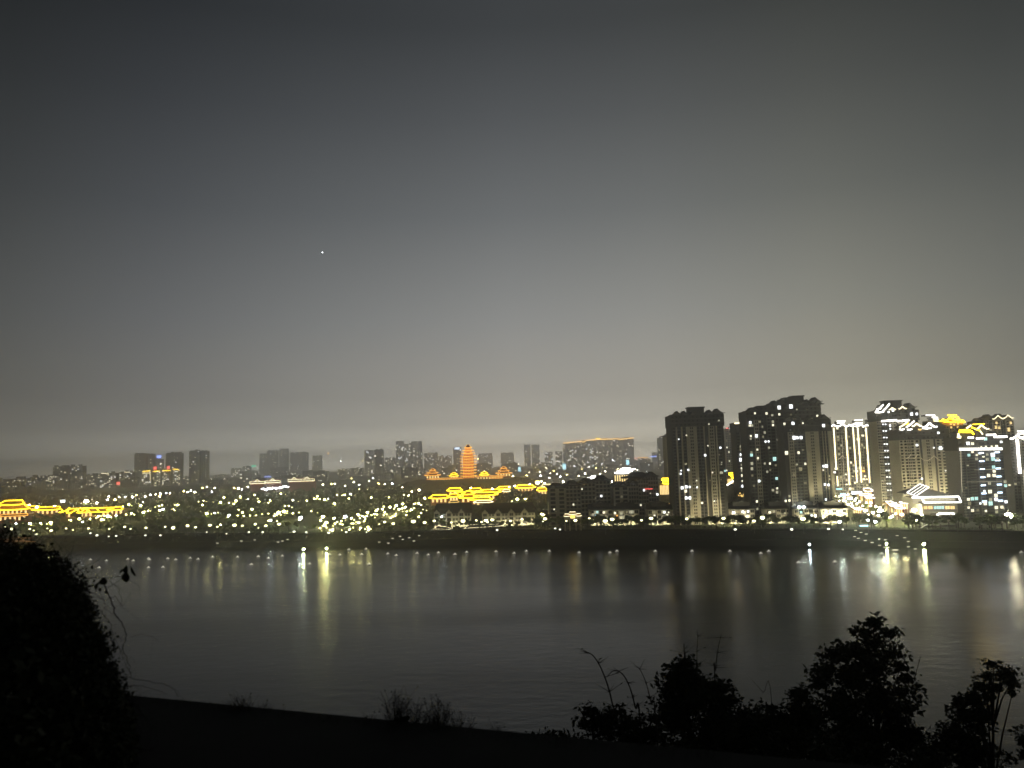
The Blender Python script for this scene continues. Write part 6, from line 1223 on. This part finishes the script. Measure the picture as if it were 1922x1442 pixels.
# vine covered bush on the left
SIL = [(-60, 1030), (0, 1040), (28, 1046), (55, 1056), (80, 1060), (105, 1066), (118, 1085), (138, 1098), (150, 1122), (163, 1152), (178, 1182), (190, 1210), (203, 1250), (214, 1280), (236, 1308), (248, 1350), (256, 1400), (256, 1460)]
YB = 6.6; bs = thing('vine_bush', 'black vine covered bush filling the lower left corner', 'bush', (at_y(0, 1300, YB).x, YB, 62.6)); o0 = bs.location.copy()
rn = random.Random(41); q = MB(); fol = MB(); vn = MB()
vs = []; n = len(SIL)
for (x_, y_) in SIL:
    for Yk, dyp in ((8.6, 70), (8.2, 34), (7.8, 26), (7.4, 34), (7.0, 90)):
        p_ = at_y(x_ - 6, y_ + dyp, Yk); vs.append(p_ - o0)
    for Yk in (7.0, 8.6): vs.append(Vector((at_y(x_ - 14, y_, Yk).x, Yk, 58)) - o0)
fs = []
for i in range(n - 1):
    a_ = i * 7; b2 = a_ + 7
    order = [5, 4, 3, 2, 1, 0, 6]
    for u, v_ in zip(order, order[1:] + [order[0]]): fs.append((a_ + u, a_ + v_, b2 + v_, b2 + u))
fs += [tuple(order), tuple((n - 1) * 7 + u for u in order[::-1])]
q.add(vs, fs, 'hill'); q.build('earth_mound', bs)
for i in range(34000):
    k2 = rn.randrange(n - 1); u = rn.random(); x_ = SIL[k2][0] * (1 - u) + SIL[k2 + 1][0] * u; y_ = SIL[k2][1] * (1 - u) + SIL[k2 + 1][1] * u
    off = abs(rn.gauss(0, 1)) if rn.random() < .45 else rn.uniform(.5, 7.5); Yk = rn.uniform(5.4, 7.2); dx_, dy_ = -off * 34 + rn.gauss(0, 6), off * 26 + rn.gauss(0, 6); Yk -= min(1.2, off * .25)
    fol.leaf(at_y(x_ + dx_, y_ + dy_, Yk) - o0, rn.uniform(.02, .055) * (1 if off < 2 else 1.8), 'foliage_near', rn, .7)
for i in range(170):
    k2 = rn.randrange(n - 4); u = rn.random(); x_ = SIL[k2][0] * (1 - u) + SIL[k2 + 1][0] * u; y_ = SIL[k2][1] * (1 - u) + SIL[k2 + 1][1] * u
    e_ = abs(rn.gauss(0, 13)) + 1; Yk = rn.uniform(6, 7); x_ += e_ * .9; y_ -= e_ * .5; sp = rn.uniform(3, 8)
    for _ in range(int(rn.uniform(4, 16))): fol.leaf(at_y(x_ + rn.gauss(0, sp), y_ + rn.gauss(0, sp), Yk + rn.uniform(-.1, .1)) - o0, rn.uniform(.015, .04), 'foliage_near', rn, .7)
fol.build('leaves', bs, kind='stuff')
def vine(pts, Y, r, wob=2.5, twigs=6):
    P_ = []
    for (a_, b2) in zip(pts, pts[1:]):
        for j in range(6): u = j / 6; P_.append(at_y(a_[0] * (1 - u) + b2[0] * u + rn.uniform(-wob, wob), a_[1] * (1 - u) + b2[1] * u + rn.uniform(-wob, wob), Y) - o0)
    P_.append(at_y(*pts[-1], Y) - o0); vn.path(P_, r, 'bark', 3, r * .45)
    for _ in range(twigs):
        c_ = rn.choice(P_); a_ = rn.uniform(0, 6.28); L_ = rn.uniform(.05, .2); m2 = c_ + Vector((math.cos(a_) * L_, 0, math.sin(a_) * L_)); vn.path([c_, m2, m2 + Vector((rn.uniform(-.05, .08), 0, -rn.uniform(.02, .1)))], r * .35, 'bark', 3, r * .15)
Z7 = lambda X_, Y_: (X_ / 3.605, 960 + Y_ / 3.605)
def vz(L_, Y=6.4, r=.004, **kw): vine([Z7(*p_) for p_ in L_], Y, r, **kw)
vz([(440, 470), (560, 460), (640, 450), (740, 452), (820, 435), (855, 425)], r=.0045, wob=1)
vz([(700, 470), (740, 570), (775, 650), (765, 690), (830, 750), (860, 840), (830, 920), (870, 1020), (890, 1130)], r=.0055, wob=2)
vz([(560, 560), (640, 640), (720, 720), (760, 800), (760, 880)], r=.0035)
vz([(590, 620), (650, 740), (700, 830), (720, 960), (760, 1060), (840, 1130), (890, 1200)], r=.0035)
vz([(600, 540), (700, 600), (780, 580), (830, 640)], r=.003); vz([(500, 430), (560, 380), (680, 325)], r=.002, wob=1)
vz([(780, 1110), (900, 1130), (1000, 1150), (1120, 1170), (1180, 1200), (1210, 1255)], r=.003, wob=1, twigs=3); vz([(880, 850), (960, 830), (1040, 850), (1075, 880)], r=.0015, wob=1, twigs=1)
vz([(860, 1180), (960, 1180), (1060, 1210), (1130, 1235)], r=.0025, wob=1, twigs=3); vz([(740, 470), (800, 520), (825, 600), (820, 640)], r=.002, wob=1.5, twigs=2)
vz([(400, 420), (470, 440), (560, 480), (660, 520)], r=.004); vz([(220, 240), (300, 330), (400, 390), (470, 420)], r=.004); vz([(60, 210), (150, 240), (230, 250), (260, 300)], r=.004)
for _ in range(46):
    k2 = rn.randrange(4, n - 1); x_, y_ = SIL[k2]; vine([(x_ - 15, y_ + rn.uniform(-10, 25)), (x_ + rn.uniform(5, 25), y_ + rn.uniform(-20, 20)), (x_ + rn.uniform(5, 45), y_ + rn.uniform(0, 60))], rn.uniform(6.0, 6.9), .0022, 3, 5)
for _ in range(90):
    k2 = rn.randrange(0, 6); x_, y_ = SIL[k2]; u = max(0, 1 - x_ / 120) ; vine([(x_ - 10, y_ + 10), (x_ + rn.uniform(-12, 14), y_ - rn.uniform(6, 18 + 38 * u)), (x_ + rn.uniform(0, 30), y_ - rn.uniform(-4, 14 + 44 * u)), (x_ + rn.uniform(10, 44), y_ - rn.uniform(-12, 30 * u + 4))], rn.uniform(6.2, 6.9), .0024, 3, 6)
    for _ in range(5): fol_c = at_y(x_ + rn.uniform(-10, 30), y_ - rn.uniform(0, 14 + 40 * u), 6.5) - o0; vn.leaf(fol_c, rn.uniform(.02, .045), 'foliage_near', rn, .7)
vn.build('vine_stems', bs)
def bigleaf(X_, Y_, w_, h_, ang=0.0):
    c_ = at_y(*Z7(X_, Y_), 6.4) - o0; s_ = 6.4 / FPX / 3.605; q = MB(); out = [(0, .5), (.3, .3), (.5, 0), (.35, -.3), (0, -.5), (-.35, -.3), (-.5, 0), (-.3, .3)]
    ca, sa = math.cos(ang), math.sin(ang); vs = [c_ + Vector((0, .01, 0))] + [c_ + Vector(((x2 * w_ * ca - y2 * h_ * sa) * s_, .008 * math.cos(i * 1.57), (x2 * w_ * sa + y2 * h_ * ca) * s_)) for i, (x2, y2) in enumerate(out)]
    q.add(vs, [(0, i + 1, (i + 1) % 8 + 1) for i in range(8)], 'foliage_near'); q.build('leaf', bs)
for a_ in [(852, 398, 34, 65, 0), (852, 445, 58, 75, .1), (825, 402, 16, 50, -.8), (900, 408, 20, 80, .5), (625, 378, 18, 30, 0), (700, 475, 62, 52, .2), (555, 498, 44, 40, 0), (678, 530, 24, 28, 0), (720, 545, 24, 30, .3), (655, 505, 26, 60, -.4), (768, 908, 36, 24, 0), (722, 938, 44, 40, 0), (305, 360, 56, 44, 0), (340, 370, 30, 30, 0)]: bigleaf(*a_)
# rough grass along the terrace edge
q = MB(); rn = random.Random(77); el = (ER - EL).length
for i in range(2600):
    u = rn.uniform(-.1, 1.25); c_ = EL + ed * el * u - nrm * abs(rn.gauss(0, .12)); d_ = max(.15, .5 + .5 * mn.noise(Vector((u * 22, 0, 0))) + .35 * mn.noise(Vector((u * 90, 3, 0)))); hh = rn.uniform(.008, .035) * d_ * (2.2 if rn.random() < .03 else 1)
    q.beam(c_ - Vector((0, 0, .01)), c_ + Vector((rn.uniform(-.015, .015), rn.uniform(-.01, .01), hh)), .0022, 'foliage_near', 3, .0006)
q.build('edge_grass', kind='stuff')
